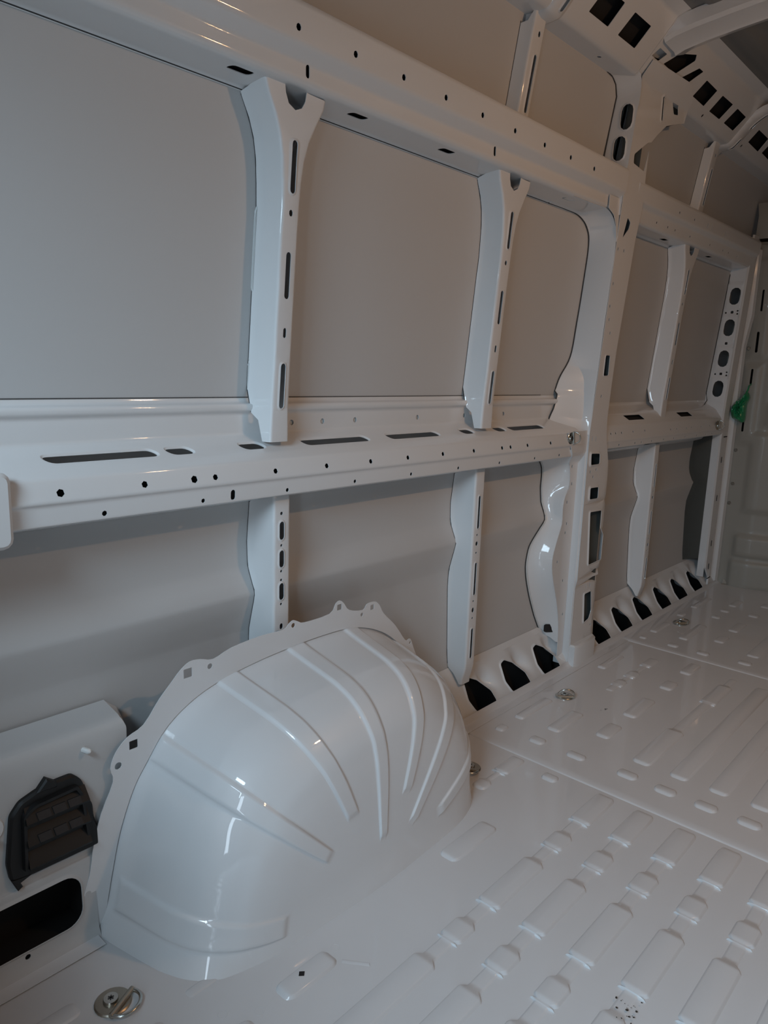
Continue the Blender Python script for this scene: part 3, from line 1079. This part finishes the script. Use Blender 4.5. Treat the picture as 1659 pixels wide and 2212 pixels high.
# ------------------------------------------------------------------ roof corner rail (cantrail) with square openings
cant = Prof(rounded([(-.030, 1.944), (-.036, 1.951), (-.097, 1.951), (-.107, 1.958), (-.200, 2.064), (-.212, 2.080), (-.250, 2.092)], .006))


def sc(z):
    return cant.near(-.10 - .877 * (z - 1.952), z)


za, zb = sc(1.987), sc(2.036)
ct = tag(empty('roof_corner_rail', (1.0, -.15, 1.95)), 'roof corner rail with large square openings, rear length before the centre post', 'rail')
H = [round_poly(p, .003, 2) for p in ([(x, za), (x + .008, zb), (x + .116, zb), (x + .112, za)] for x in (.55, .72, .89, 1.06, 1.23, 1.40, 1.57, 1.935, 2.109))]
H.append(slot(2.13, cant.near(-.07, 1.951), .016, .009, 0))
rail('rail_body', M['paint'], ct, cant, X_REAR, 2.312, H, None)
ct2 = tag(empty('roof_corner_rail', (2.8, -.15, 1.95)), 'roof corner rail with uneven square openings, length leading to the cab', 'rail')


def q(L):
    return [(x, sc(z)) for x, z in L]


H = [round_poly(q(p), .003, 2) for p in (
    [(2.322, 1.997), (2.335, 2.018), (2.391, 2.017), (2.372, 1.997)],
    [(2.406, 1.999), (2.451, 2.034), (2.540, 2.054), (2.556, 2.043), (2.502, 1.997)],
    [(2.545, 1.998), (2.608, 2.038), (2.645, 2.038), (2.604, 1.997)],
    [(2.69, 1.986), (2.701, 2.030), (2.81, 2.028), (2.802, 1.984)],
    [(2.859, 1.983), (2.866, 2.028), (2.978, 2.028), (2.967, 1.983)],
    [(3.015, 1.983), (3.029, 2.028), (3.136, 2.026), (3.124, 1.982)],
    [(3.306, 1.984), (3.310, 2.024), (3.445, 2.022), (3.450, 1.980)],
    [(3.49, 1.984), (3.496, 2.024), (3.61, 2.022), (3.62, 1.980)])]
for x, z in ((2.70, 1.966), (2.84, 1.966), (3.28, 1.966), (2.64, 1.96)):
    H.append(circ(x, sc(z), .006, 7))
rail('rail_body', M['paint'], ct2, cant, 2.314, X_FRONT, H, None)
# dark space behind the openings
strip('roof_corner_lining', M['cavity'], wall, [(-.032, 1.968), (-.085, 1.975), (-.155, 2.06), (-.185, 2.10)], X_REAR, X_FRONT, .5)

# ------------------------------------------------------------------ roof bows


def bow(c, hw, label, pts, slots_s, ledge=.012):
    t = tag(empty('roof_bow', (c, -.1, 1.95)), label, 'roof bow', 'roof bows')
    pr = Prof(smooth_line(pts, 4))
    S = pr.s[-1]
    xs = [-hw, -hw + .003, -hw * .45, hw * .45, hw - .003, hw]
    oz = [.022, .006, 0, 0, .006, .022]

    def mp(u, s):
        y, z = pr.at(s)
        y2, z2 = pr.at(min(S, s + .004))
        y1, z1 = pr.at(max(0, s - .004))
        ty, tz = y2 - y1, z2 - z1
        L = math.hypot(ty, tz)
        ny, nz = -tz / L, ty / L
        if nz < 0 and ny < 0:
            ny, nz = -ny, -nz
        d_ = float(np.interp(u, xs, oz))
        ny, nz = tz / L, -ty / L
        return (c + u, y + ny * d_, z + nz * d_)
    lines = [[(u, -.01), (u, S + .01)] for u in xs[1:-1]] + [[(-hw - .01, s), (hw + .01, s)] for s in pr.s[1:-1]]
    hs = [slot(0.006, pr.near(y, z), L, w, 90) for (y, z, L, w) in slots_s]
    sheet('bow_body', M['paint'], t, [(-hw, 0), (hw, 0), (hw, S), (-hw, S)], mp, hs, {i: (.005, .003) for i in range(len(hs))}, lines, (), .0016, False, 40)
    return t


side = [(-.045, 1.925), (-.058, 1.937), (-.085, 1.940), (-.105, 1.945), (-.128, 1.966), (-.164, 2.004), (-.205, 2.034), (-.26, 2.048)]
bow(1.815, .036, 'curved roof bow rising from the warm lit post near the top edge', side + [(-.5, 2.075), (-.95, 2.088), (-1.7, 2.04)], [(-.14, 1.978, .075, .014), (-.95, 2.088, .08, .014)])
bow(3.205, .040, 'far curved roof bow with two slots at the cab end', side + [(-.5, 2.075), (-.95, 2.088), (-1.7, 2.04)], [(-.115, 1.952, .055, .014), (-.19, 2.024, .075, .014)])
# main bow over the centre post: deep channel
bm_t = tag(empty('roof_bow', (2.42, -.2, 2.04)), 'broad channel shaped roof bow crossing above the centre post', 'roof bow', 'roof bows')
arc = [(-.175, 2.026), (-.205, 2.036), (-.265, 2.046), (-.36, 2.056), (-.50, 2.068), (-.95, 2.085), (-1.7, 2.04)]
rows = []
for x, dz in ((2.318, .045), (2.320, .008), (2.328, 0.0), (2.402, -.004), (2.412, -.010), (2.424, -.006), (2.474, .012), (2.478, .02), (2.480, .05)):
    rows.append([(x, y, z + dz) for y, z in arc])
loft('bow_body', M['paint'], bm_t, rows, .0018, False, 30)
prism('bow_corner_cap', M['paint'], bm_t, [(2.31, -.115), (2.31, -.165), (2.36, -.205), (2.43, -.205), (2.44, -.165), (2.42, -.13)], lambda u, v, h: (u, v, 1.985 + (-.11 - v) * .62 + h), .018, .040, .008)
for (x, y, L) in ((2.452, -.235, .05), (2.455, -.325, .018), (2.457, -.46, .03)):
    prism('bow_hole', M['cavity'], bm_t, slot(x, y, L, .012, 90), lambda u, v, h: (u, v, 2.0445 - (v + .235) * .11 + (u - 2.424) * .36 - .006 + h), -.0012, .0005)

# ------------------------------------------------------------------ sill with tear-drop openings


def sill_y(z):
    return .05 + .6 * (z - .14)


def sill(name_label, x0, x1, xs, cut_end=False):
    t = tag(empty('sill_panel', ((x0 + x1) / 2, 0, 0)), name_label, 'sill')
    H = []
    for x in xs:
        H.append(round_poly([(x - .055, .100), (x - .030, .106), (x + .006, .090), (x + .054, .048), (x + .063, .018), (x + .050, .008), (x - .028, .008), (x - .048, .020), (x - .064, .052)][::-1], .006, 3))

    def disp(x, z):
        d_ = 0.0
        for xh in list(xs) + [xs[0] - .205, xs[-1] + .205]:
            if not (x0 + .03 < xh + .09 < x1 - .03):
                continue
            dx, dz = (x - (xh + .073 - (z - .06) * .55)) / .030, (z - .082) / .032
            r2 = dx * dx + dz * dz
            d_ += .030 * math.exp(-r2 * 1.3)
        if d_ > .0005:
            m_ = min(dist_poly(h, x, z) for h in H)
            d_ *= sstep((m_ - .002) / .016)
        return d_

    def mp(x, z):
        zz_ = z
        y = sill_y(z) if z < .135 else .047 + (z - .135) * .6
        return (x, y, zz_)
    pts = [(x, z) for x in np.arange(x0 + .012, x1 - .005, .012) for z in np.arange(.012, .138, .011)]
    sheet('sill_body', M['paint'], t, [(x0, -.002), (x1, -.002), (x1, .135), (x1, .150), (x0, .150), (x0, .135)], mp, H, {i: (.007, -.004) for i in range(len(H))}, [[(x0 - .01, .135), (x1 + .01, .135)]], pts, .0014, True, 50, disp)
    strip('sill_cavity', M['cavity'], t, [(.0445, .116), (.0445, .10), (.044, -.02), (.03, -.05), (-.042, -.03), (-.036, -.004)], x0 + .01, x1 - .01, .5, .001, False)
    return t


sill('white sill with three black tear-drop openings beside the wheel arch', 1.475, 2.36, (1.815, 2.02, 2.222))
sill('white sill with six black tear-drop openings beyond the centre post', 2.49, 3.90, (2.632, 2.838, 3.043, 3.262, 3.465, 3.668))

# ------------------------------------------------------------------ front post beside the bulkhead
fpst = tag(empty('front_post', (3.73, 0, 0)), 'dim corner post with four oval holes beside the bulkhead', 'post')


def fpx(z):
    return 3.735


def fpy(z):
    return -.022 - .05 * max(0, z - .9)


out = [(y_win(z) + .0, z) for z in (.93, 1.1, 1.3, 1.56)] + [(fpy(z), z) for z in (1.56, 1.3, 1.1, .90)] + [(.03, .90)]
ovc = [(-.016, 1.430), (-.006, 1.287), (.003, 1.144), (.012, 1.002)]
H = [slot(y, z, .078, .046, 95) for y, z in ovc] + [rrect(-.006 + y, z - .006, .006 + y, z + .006, .003) for y, z in ((-.010, 1.358), (.000, 1.215), (.008, 1.073))]
H += [circ(y, z, .0045, 7) for y, z in ((.018, 1.356), (-.034, 1.364), (-.034, 1.350), (.034, 1.071), (-.018, 1.081), (-.018, 1.066))]


def fdisp(y, z):
    d_ = 0
    for (yc, zc) in ovc:
        e = min(.058 - abs(z - zc), .040 - abs(y - yc + .002))
        d_ += -.004 * sstep((e + .004) / .008)
    return d_


sheet('post_side', M['paint'], fpst, out, lambda y, z: (fpx(z), y, z), H, None, (), [(y, z) for y in np.arange(-.06, .07, .008) for z in np.arange(.91, 1.56, .008)], .0015, False, 40, fdisp)
zz = list(np.linspace(.0, 1.70, 30))
loft('post_face', M['paint'], fpst, [[(3.735 + .06 * sstep((.10 - z) / .03), fpy(z) + .001, z) for z in zz], [(3.742 + .055 * sstep((.10 - z) / .03), fpy(z) - .006, z) for z in zz], [(3.80, fpy(z) - .008, z) for z in zz], [(3.815, fpy(z) + .004, z) for z in zz], [(3.83, fpy(z) + .010, z) for z in zz],
                                     [(3.885, fpy(z) + .012, z) for z in zz], [(3.90, fpy(z) + .02, z) for z in zz]], .0015, True, 30)
loft('lower_post_side', M['paint'], fpst, [[(3.735, fpy(z) + .001, z) for z in (.07, .4, .9)], [(3.735, .012, z) for z in (.07, .4, .9)]], .0015, False)
tube('joint_gap', M['sealant'], fpst, [(3.731, y_win(z) - .001, z) for z in (1.53, 1.3, 1.1, .98)] + [(3.715, .052, .945), (3.68, .050, .925)], .002, 6)
for z in (.77, .055):
    prism('face_slit', M['cavity'], fpst, [(3.765, z), (3.815, z), (3.815, z + .005), (3.765, z + .005)], lambda u, v, h: (u, fpy(v) - .0085 - h, v), 0, .0008)
for z in (.66, .47, .24, .12):
    prism('face_slot', M['cavity'], fpst, slot(3.772, z, .03, .006, 90), lambda u, v, h: (u, fpy(v) - .0085 - h, v), 0, .0008)
# dark sheet painting in the shade in the last lower bay's corner
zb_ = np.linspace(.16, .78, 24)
loft('bay_corner_shade', M['cavity_shade'], fpst, [[(3.645, y_low(z) - .001, z) for z in zb_], [(3.665, y_low(z) - .006, z) for z in zb_], [(3.69, y_low(z) - .012, z) for z in zb_], [(3.733, .012, z) for z in zb_]], .001, True)
# cab trim above the bulkhead with black upper opening
loft('upper_corner_cover', M['bulkhead'], fpst, [[(3.86, -.035 - k * .02, 1.70) for k in range(4)], [(3.84, -.045 - k * .02, 1.80) for k in range(4)], [(3.86, -.03 - k * .02, 1.86) for k in range(4)]], .003, False)

# ------------------------------------------------------------------ wheel arch
WC = np.array(smooth_line([(.553, 0), (.560, .05), (.573, .113), (.592, .19), (.621, .263), (.651, .308), (.691, .359), (.743, .394), (.808, .417), (.9, .432), (1.0, .440), (1.11, .443), (1.20, .438), (1.28, .415),
                           (1.35, .375), (1.41, .315), (1.455, .235), (1.482, .14), (1.49, .06), (1.492, 0)], 5))
CS = np.r_[0, np.cumsum(np.hypot(*np.diff(WC, axis=0).T))]
CS /= CS[-1]
VPR = np.array(smooth_line([(0, -.030, 0), (.08, -.040, .009), (.4, -.165, .036), (.46, -.195, .045), (.52, -.225, .058), (.58, -.252, .078), (.64, -.275, .105), (.70, -.293, .14), (.8, -.306, .22), (1, -.318, .44)], 5))


def arch_pt(u, v):
    x = float(np.interp(u, CS, WC[:, 0]))
    z = float(np.interp(u, CS, WC[:, 1]))
    y = float(np.interp(v, VPR[:, 0], VPR[:, 1]))
    i = float(np.interp(v, VPR[:, 0], VPR[:, 2]))
    return np.array([1.02 + (x - 1.02) * (1 - i / .46), y, z * (1 - i / .44)])


RIBS = [(.030, .076, .10, .79), (.219, .256, .05, .85), (.350, .390, .03, .83), (.475, .514, .03, .915), (.594, .632, .03, .85), (.704, .748, .12, .905), (.865, .905, .45, .845)]


def rib_h(u, v):
    h = 0.0
    for (u0, u1, v0, v1) in RIBS:
        k = max(.15, 1 - max(0, v - .62) * .9)            # keep the bead width as the fan narrows
        um = (u0 + u1) / 2
        hw = (u1 - u0) / 2
        if v > .70:
            hw = hw / k * .95
        e = min((hw - abs(u - um)) / .0065, (v1 - v) / .014, (v - v0) / .05)
        h += .0048 * sstep(e)
    return h


wa = tag(empty('wheel_arch', (1.02, -.16, 0)), 'large rounded white wheel arch cover with fanned ribs', 'wheel arch')
us = sorted(set(list(np.linspace(0, 1, 150)) + [u for r in RIBS for a in (r[0], r[1]) for u in (a - .0066, a - .0033, a, a + .0033, a + .0066)]))
us = [u for u in us if 0 <= u <= 1]
vsn = list(np.linspace(0, .7, 60)) + list(np.linspace(.7, .97, 46))[1:]
G = np.array([[arch_pt(u, v) for v in vsn] for u in us])
du = np.gradient(G, axis=0)
dv = np.gradient(G, axis=1)
Nn = np.cross(du, dv)
Nn /= np.maximum(np.linalg.norm(Nn, axis=2, keepdims=True), 1e-9)
ctr = np.array([1.02, 0.0, .05])
sgn = np.sign(np.sum(Nn * (G - ctr), axis=2, keepdims=True))
Nn = Nn * np.where(sgn == 0, 1, sgn)
for a, u in enumerate(us):
    for b, v in enumerate(vsn):
        p = G[a, b] + Nn[a, b] * rib_h(u, v)
        z = p[2]
        if z < .07:          # flared foot with a shallow groove above it
            f = (.022 if v < .6 else .022 - .012 * sstep((v - .6) / .1)) * (1 - max(z, 0) / .07) ** 2 * (1 - .65 * sstep((p[0] - 1.25) / .15))
            dirx = np.array([p[0] - 1.02, (p[1] + .02) * 1.6, 0.0])
            if v > .6:
                dirx = np.array([(p[0] - 1.02) * .25, -.28, 0.0])
            dirx /= np.linalg.norm(dirx)
            p = p + dirx * f
        G[a, b] = p
rows = [[tuple(G[a, b]) for b in range(len(vsn))] for a in range(len(us))]
loft('arch_shell', M['arch'], wa, rows, 0, False, 70)
# fill of the flat inner face at the fan centre
ring = [G[a, -1] for a in range(len(us))]
mesh_obj('arch_inner_face', [(1.02, -.327, 0.0)] + ring, [(0, k + 2, k + 1) for k in range(len(ring) - 1)], M['arch'], wa)
# mounting flange with tabs
outer = smooth_line([(.522, .0), (.528, .062), (.521, .085), (.527, .105), (.536, .133), (.545, .185), (.561, .238), (.586, .290), (.582, .318), (.593, .345), (.617, .367), (.650, .380), (.683, .419), (.711, .446),
                     (.730, .464), (.752, .476), (.776, .474), (.806, .466), (.850, .478), (.925, .484), (.985, .482), (1.002, .492), (1.014, .497), (1.028, .491), (1.048, .484), (1.125, .486), (1.143, .506), (1.157, .511),
                     (1.171, .500), (1.188, .481), (1.235, .470), (1.250, .482), (1.278, .482), (1.296, .468), (1.311, .444), (1.357, .402), (1.400, .350), (1.420, .349), (1.436, .318), (1.468, .255), (1.500, .16), (1.512, .06), (1.515, 0)], 3)
inner = [tuple(p) for p in WC]
out = [tuple(p) for p in outer] + [(p[0] - .004 * (p[0] > 1.02) + .004 * (p[0] < 1.02), p[1] - .004) for p in inner[::-1]]
H = [circ(.530, .091, .006, 10), circ(.597, .318, .007, 10), rrect(.620, .340, .637, .357, .001, 1), rrect(.737, .444, .756, .463, .001, 1), circ(.797, .453, .006, 10), circ(1.014, .485, .0055, 10),
     rrect(1.148, .488, 1.163, .502, .001, 1), circ(1.232, .459, .005, 8), rrect(1.262, .463, 1.275, .476, .001, 1), circ(1.420, .338, .004, 8)]
sheet('arch_flange', M['arch'], wa, out, lambda x, z: (x, -.0345, z), H, None, (), (), .0015, True)

# ------------------------------------------------------------------ rear quarter inner panel with vent
rq = tag(empty('rear_quarter_panel', (.3, -.04, 0)), 'low white box panel behind the wheel arch carrying a black vent', 'panel')


def rq_map(x, s):
    return (x, *rqp.at(s))


rqp = Prof(rounded([(-.050, 0.0), (-.038, .02), (-.031, .160), (-.028, .1612), (-.025, .163), (-.020, .370), (-.016, .390), (-.004, .398), (.066, .402)], .010))
sz = lambda z: rqp.near(-.034 if z < .16 else interp(z, [(.163, -.025), (.37, -.020)]), z)
hole = rrect(.22, sz(.046), .517, sz(.143), .030, 6)
out_x1 = .60
out = [(X_REAR, 0), (.545, 0), (.545, rqp.near(-.034, .163)), (.60, rqp.near(-.03, .28)), (.622, rqp.near(-.027, .35)), (.624, rqp.near(-.024, .38)), (.618, rqp.near(-.008, .398)), (.625, rqp.s[-1]), (X_REAR, rqp.s[-1])]
H = [hole, circ(.419, sz(.033), .005, 8)]
sheet('panel_body', M['skin'], rq, out, rq_map, H, {0: (.006, -.004)}, [[(x, s) for x in np.arange(X_REAR - .01, .7, .1)] for s in rqp.s[1:-1]], (), .0015, True, 40)
strip('opening_cavity', M['cavity'], rq, [(-.024, .158), (.045, .158), (.045, .02), (-.030, .02)], .20, .535, .2, .001, False)
loft('cavity_end', M['cavity'], rq, [[(.530, -.030, .02), (.530, .045, .02)], [(.530, -.025, .158), (.530, .045, .158)]], .001)
loft('panel_end', M['paint'], rq, [[(.545, -.038, .0), (.545, -.025, .163), (.60, -.022, .28), (.622, -.020, .35), (.624, -.017, .38), (.618, -.004, .397), (.625, .062, .401)],
                                   [(.57, .05, .0), (.57, .05, .163), (.62, .05, .28), (.645, .05, .35), (.645, .05, .38), (.64, .05, .39), (.63, .062, .395)]], .001, False)
cl = tag(prism('trim_clip', M['clip'], None, circ(0, 0, .005, 8), lambda u, v, h: (.541 + u + h * .3, -.0205 - h, .366 + v), 0, .016, .003), 'small white plastic clip sticking out above the vent', 'clip')
pg = tag(empty('panel_plug', (.385, -.03, .29)), 'round white plug cut by the left edge beside the vent', 'plug')
pd_ = prism('plug_disc', M['paint'], pg, circ(.378, .285, .024, 20), lambda u, v, h: (u, -.0215 - h, v), 0, .004, .002)
prism('plug_pin', M['clip'], pd_, circ(.380, .272, .006, 8), lambda u, v, h: (u, -.0255 - h, v), 0, .012, .002)

# black air vent
vt = tag(empty('air_vent', (.47, -.034, .17)), 'black plastic air vent with rubber flaps, left of the wheel arch', 'vent')


def vmap(u, v, h):
    return (u, -.0205 - (.36 - v) * .025 - h, v)


body = round_poly([(.402, .185), (.398, .216), (.409, .300), (.425, .319), (.455, .329), (.487, .333), (.515, .333), (.530, .318), (.538, .296), (.541, .279), (.548, .262), (.549, .236), (.556, .216), (.556, .180), (.437, .180)], .006, 3)
prism('vent_base', M['black_plastic'], vt, body, vmap, 0, .012, .004)
prism('top_tab', M['black_plastic'], vt, [(.452, .325), (.470, .345), (.488, .331), (.488, .322)], vmap, .0, .014, .003)
prism('foot_tab', M['black_plastic'], vt, [(.402, .188), (.412, .163), (.420, .168), (.417, .176), (.437, .184)], vmap, .0, .012, .002)
fr = round_poly([(.420, .195), (.424, .298), (.445, .312), (.520, .316), (.530, .296), (.540, .190)], .008, 3)
fri = offset_poly(fr, -.010)
n_ = len(fr)
V = [vmap(*p, .010) for p in fr] + [vmap(*p, .021) for p in offset_poly(fr, -.002)] + [vmap(*p, .021) for p in offset_poly(fr, -.007)] + [vmap(*p, .010) for p in fri]
mesh_obj('vent_frame', V, [(i * n_ + k, i * n_ + (k + 1) % n_, (i + 1) * n_ + (k + 1) % n_, (i + 1) * n_ + k) for i in range(3) for k in range(n_)], M['black_plastic'], vt)
hoods = {}
for zc in (.288, .248, .208):
    # sloping hood over each row of flaps
    V = [vmap(.430, zc + .020, .012), vmap(.534, zc + .020, .012), vmap(.536, zc - .004, .027), vmap(.428, zc - .004, .027), vmap(.428, zc - .008, .025), vmap(.536, zc - .008, .025), vmap(.534, zc - .008, .012), vmap(.430, zc - .008, .012)]
    hoods[zc] = mesh_obj('vent_hood', V, [(0, 1, 2, 3), (3, 2, 5, 4), (4, 5, 6, 7), (0, 3, 4, 7), (1, 6, 5, 2)], M['black_plastic'], vt, True, 30)
for zc in (.288, .248):
    for k in range(3):
        x0 = .446 + .0265 * k
        V = [vmap(x0, zc + .008, .0215), vmap(x0 + .022, zc + .008, .0215), vmap(x0 + .023, zc - .003, .0285), vmap(x0 + .001, zc - .003, .0285),
             vmap(x0, zc + .008, .019), vmap(x0 + .022, zc + .008, .019), vmap(x0 + .023, zc - .003, .026), vmap(x0 + .001, zc - .003, .026)]
        mesh_obj('vent_flap', V, [(0, 1, 2, 3), (7, 6, 5, 4), (0, 4, 5, 1), (1, 5, 6, 2), (2, 6, 7, 3), (3, 7, 4, 0)], M['rubber'], hoods[zc], False)

# ------------------------------------------------------------------ lashing rings


def washer(name, mat, parent, r, h, fr_, z0=0.0, n=24):
    V, F_ = [], []
    prof = [(r, 0), (r, h * .5), (r * .93, h), (r * .55, h), (.0001, h * 1.0)]
    for (rr, hh) in prof:
        for k in range(n):
            a = 2 * math.pi * k / n
            V.append(fr_(rr * math.cos(a), rr * math.sin(a), z0 + hh))
    for i in range(len(prof) - 1):
        for k in range(n):
            F_.append((i * n + k, i * n + (k + 1) % n, (i + 1) * n + (k + 1) % n, (i + 1) * n + k))
    return mesh_obj(name, V, F_, mat, parent, True, 40)


def lash_ring(label, loc, frame, tilt, s=1.0, plate='zinc'):
    """plate, screw, hinge barrel and D-shaped wire loop; frame(u, v, h): local to world"""
    t = tag(empty('lashing_ring', loc), label, 'lashing ring', 'lashing rings')
    washer('base_plate', M[plate], t, .030 * s, .004 * s, frame)
    sh_ = washer('screw_head', M['steel'], t, .0125 * s, .005 * s, lambda u, v, h: frame(u - .004 * s, v, h), .004 * s, 16)
    # star recess on the screw
    for k in range(3):
        a = math.pi * k / 3
        cx, sx = math.cos(a), math.sin(a)
        prism('screw_recess', M['sealant'], sh_, [(.005 * s * cx - .001 * s * sx, .005 * s * sx + .001 * s * cx), (-.005 * s * cx - .001 * s * sx, -.005 * s * sx + .001 * s * cx),
                                                (-.005 * s * cx + .001 * s * sx, -.005 * s * sx - .001 * s * cx), (.005 * s * cx + .001 * s * sx, .005 * s * sx - .001 * s * cx)],
              lambda u, v, h: frame(u - .004 * s, v, .0088 * s + h), 0, .0008 * s)
    hx = .017 * s
    tube('hinge_barrel', M[plate], t, [frame(hx, y, .0065 * s) for y in np.linspace(-.029 * s, .029 * s, 6)], .0048 * s, 10)
    path = []
    for k in range(22):
        a = -math.pi / 2 + math.pi * k / 21
        u = .030 * s * math.cos(a) ** .8 if math.cos(a) > 0 else 0
        v = .027 * s * math.sin(a)
        path.append(frame(hx + u * math.cos(tilt), v, .0065 * s + u * math.sin(tilt)))
    path = [frame(hx, -.027 * s, .0065 * s)] + path + [frame(hx, .027 * s, .0065 * s)]
    tube('wire_loop', M['steel'], t, path, .0032 * s, 8)
    return t


def floor_frame(x, y, z, ang):
    a = math.radians(ang)
    return lambda u, v, h: (x + u * math.cos(a) - v * math.sin(a), y + u * math.sin(a) + v * math.cos(a), z + h)


lash_ring('flat lying lashing ring on the floor at the bottom left corner', (.489, -.196, 0), floor_frame(.489, -.197, 0.0005, -64), .06)
lash_ring('half hidden lashing ring just in front of the wheel arch', (1.512, -.185, 0), floor_frame(1.512, -.185, 0.0005, 200), .15)
lash_ring('lashing ring standing up on the floor near the tear-drop openings', (2.089, -.150, 0), floor_frame(2.095, -.150, .0045, -140), 1.25, 1.0, 'steel')
lash_ring('far lashing ring on the front floor panel near the cab', (3.111, -.145, 0), floor_frame(3.118, -.145, .0085, -140), .9, 1.0, 'steel')


def wall_frame(x, y, z, ang):
    a = math.radians(ang)
    return lambda u, v, h: (x + u * math.cos(a) - v * math.sin(a), y - h, z + u * math.sin(a) + v * math.cos(a))


lash_ring('shiny lashing ring bolted to the waist rail beside the centre post', (2.222, -.03, .843), wall_frame(2.222, -.029, .838, 10), 1.35, .72, 'steel')
lash_ring('dark lashing ring on the waist rail close to the bulkhead', (3.66, -.03, .830), wall_frame(3.655, -.029, .832, 10), 1.35, .75, 'zinc')

# ------------------------------------------------------------------ green plastic bag on the bulkhead
random.seed(3)
gb = tag(empty('plastic_bag', (3.87, -.05, .9)), 'crumpled green plastic bag hanging on the bulkhead', 'bag')
op = smooth_line([(-.048, .957), (-.074, .990), (-.088, .966), (-.080, .930), (-.078, .850), (-.055, .846), (-.022, .862), (-.012, .905), (-.026, .940)], 4, True)
cy, cz = -.052, .91
V, F_ = [], []
nr = 7
for i in range(nr):
    f = 1 - i / (nr - 1) * .999
    for k, p in enumerate(op):
        y = cy + (p[0] - cy) * f
        z = cz + (p[1] - cz) * f
        bulge = .030 * math.sqrt(max(0, 1 - f * f)) + .006 * math.sin(k * 1.9 + i * 1.3) * (1 - f * .6) + .004 * math.sin(k * .8 - i * 2.1)
        V.append((3.885 - bulge, y, z))
m_ = len(op)
for i in range(nr - 1):
    for k in range(m_):
        F_.append((i * m_ + k, i * m_ + (k + 1) % m_, (i + 1) * m_ + (k + 1) % m_, (i + 1) * m_ + k))
V2 = [(2 * 3.905 - v[0] - .02, v[1], v[2]) for v in V]
F2 = [tuple(i + len(V) for i in f[::-1]) for f in F_]
R3 = [(k, k + len(V), (k + 1) % m_ + len(V), (k + 1) % m_) for k in range(m_)]
mesh_obj('bag_body', V + V2, F_ + F2 + R3, M['green'], gb, True, 30)
tube('bag_tie', M['green'], gb, [(3.885, -.070, .978), (3.888, -.078, 1.0), (3.892, -.080, 1.02), (3.925, -.08, 1.03)], .004, 6)

# ------------------------------------------------------------------ cargo lamp on the far side under the roof
lm = tag(empty('cargo_lamp', (1.85, -1.68, 1.86)), 'small rectangular cargo lamp under the far roof edge', 'lamp')
lb_ = prism('lamp_base', M['black_plastic'], lm, rrect(1.77, -1.70, 1.93, -1.63, .01), lambda u, v, h: (u, v, 1.93 + h), 0, .06, .004)
prism('lamp_lens', M['lens'], lb_, rrect(1.78, -1.69, 1.92, -1.64, .008), lambda u, v, h: (u, v, 1.93 - h), 0, .012, .004)

# ------------------------------------------------------------------ dirt on the floor
random.seed(11)


def smudge(label, x, y, z, n, spread, rmax):
    """a cluster of dried specks, one patch of dirt"""
    V, F_ = [], []
    for k in range(n):
        a = random.uniform(0, 6.28)
        d_ = abs(random.gauss(0, spread))
        cx, cy = x + d_ * math.cos(a), y + .6 * d_ * math.sin(a)
        r = rmax * random.uniform(.2, 1) ** 1.5
        b = len(V)
        m_ = 7
        V.append((cx, cy, z + .0006))
        for j in range(m_):
            t = 6.283 * j / m_
            rr = r * random.uniform(.5, 1.3)
            V.append((cx + rr * math.cos(t), cy + rr * math.sin(t), z))
        for j in range(m_):
            F_.append((b, b + 1 + j, b + 1 + (j + 1) % m_))
    o = mesh_obj('dirt_patch', V, F_, M['dirt'], None)
    set_origin(o, (x, y, z))
    tag(o, label, 'dirt', None, 'stuff')
    return o


smudge('brown dirt specks on the floor at the foot of the wheel arch', 1.335, -.292, .0006, 9, .012, .004)
smudge('faint dirt mark on the floor panel in front of the lashing ring', 2.104, -.292, .0046, 6, .010, .0035)
smudge('cluster of dark specks on the ribbed floor at the lower right', 1.07, -.825, .0072, 26, .018, .0025)
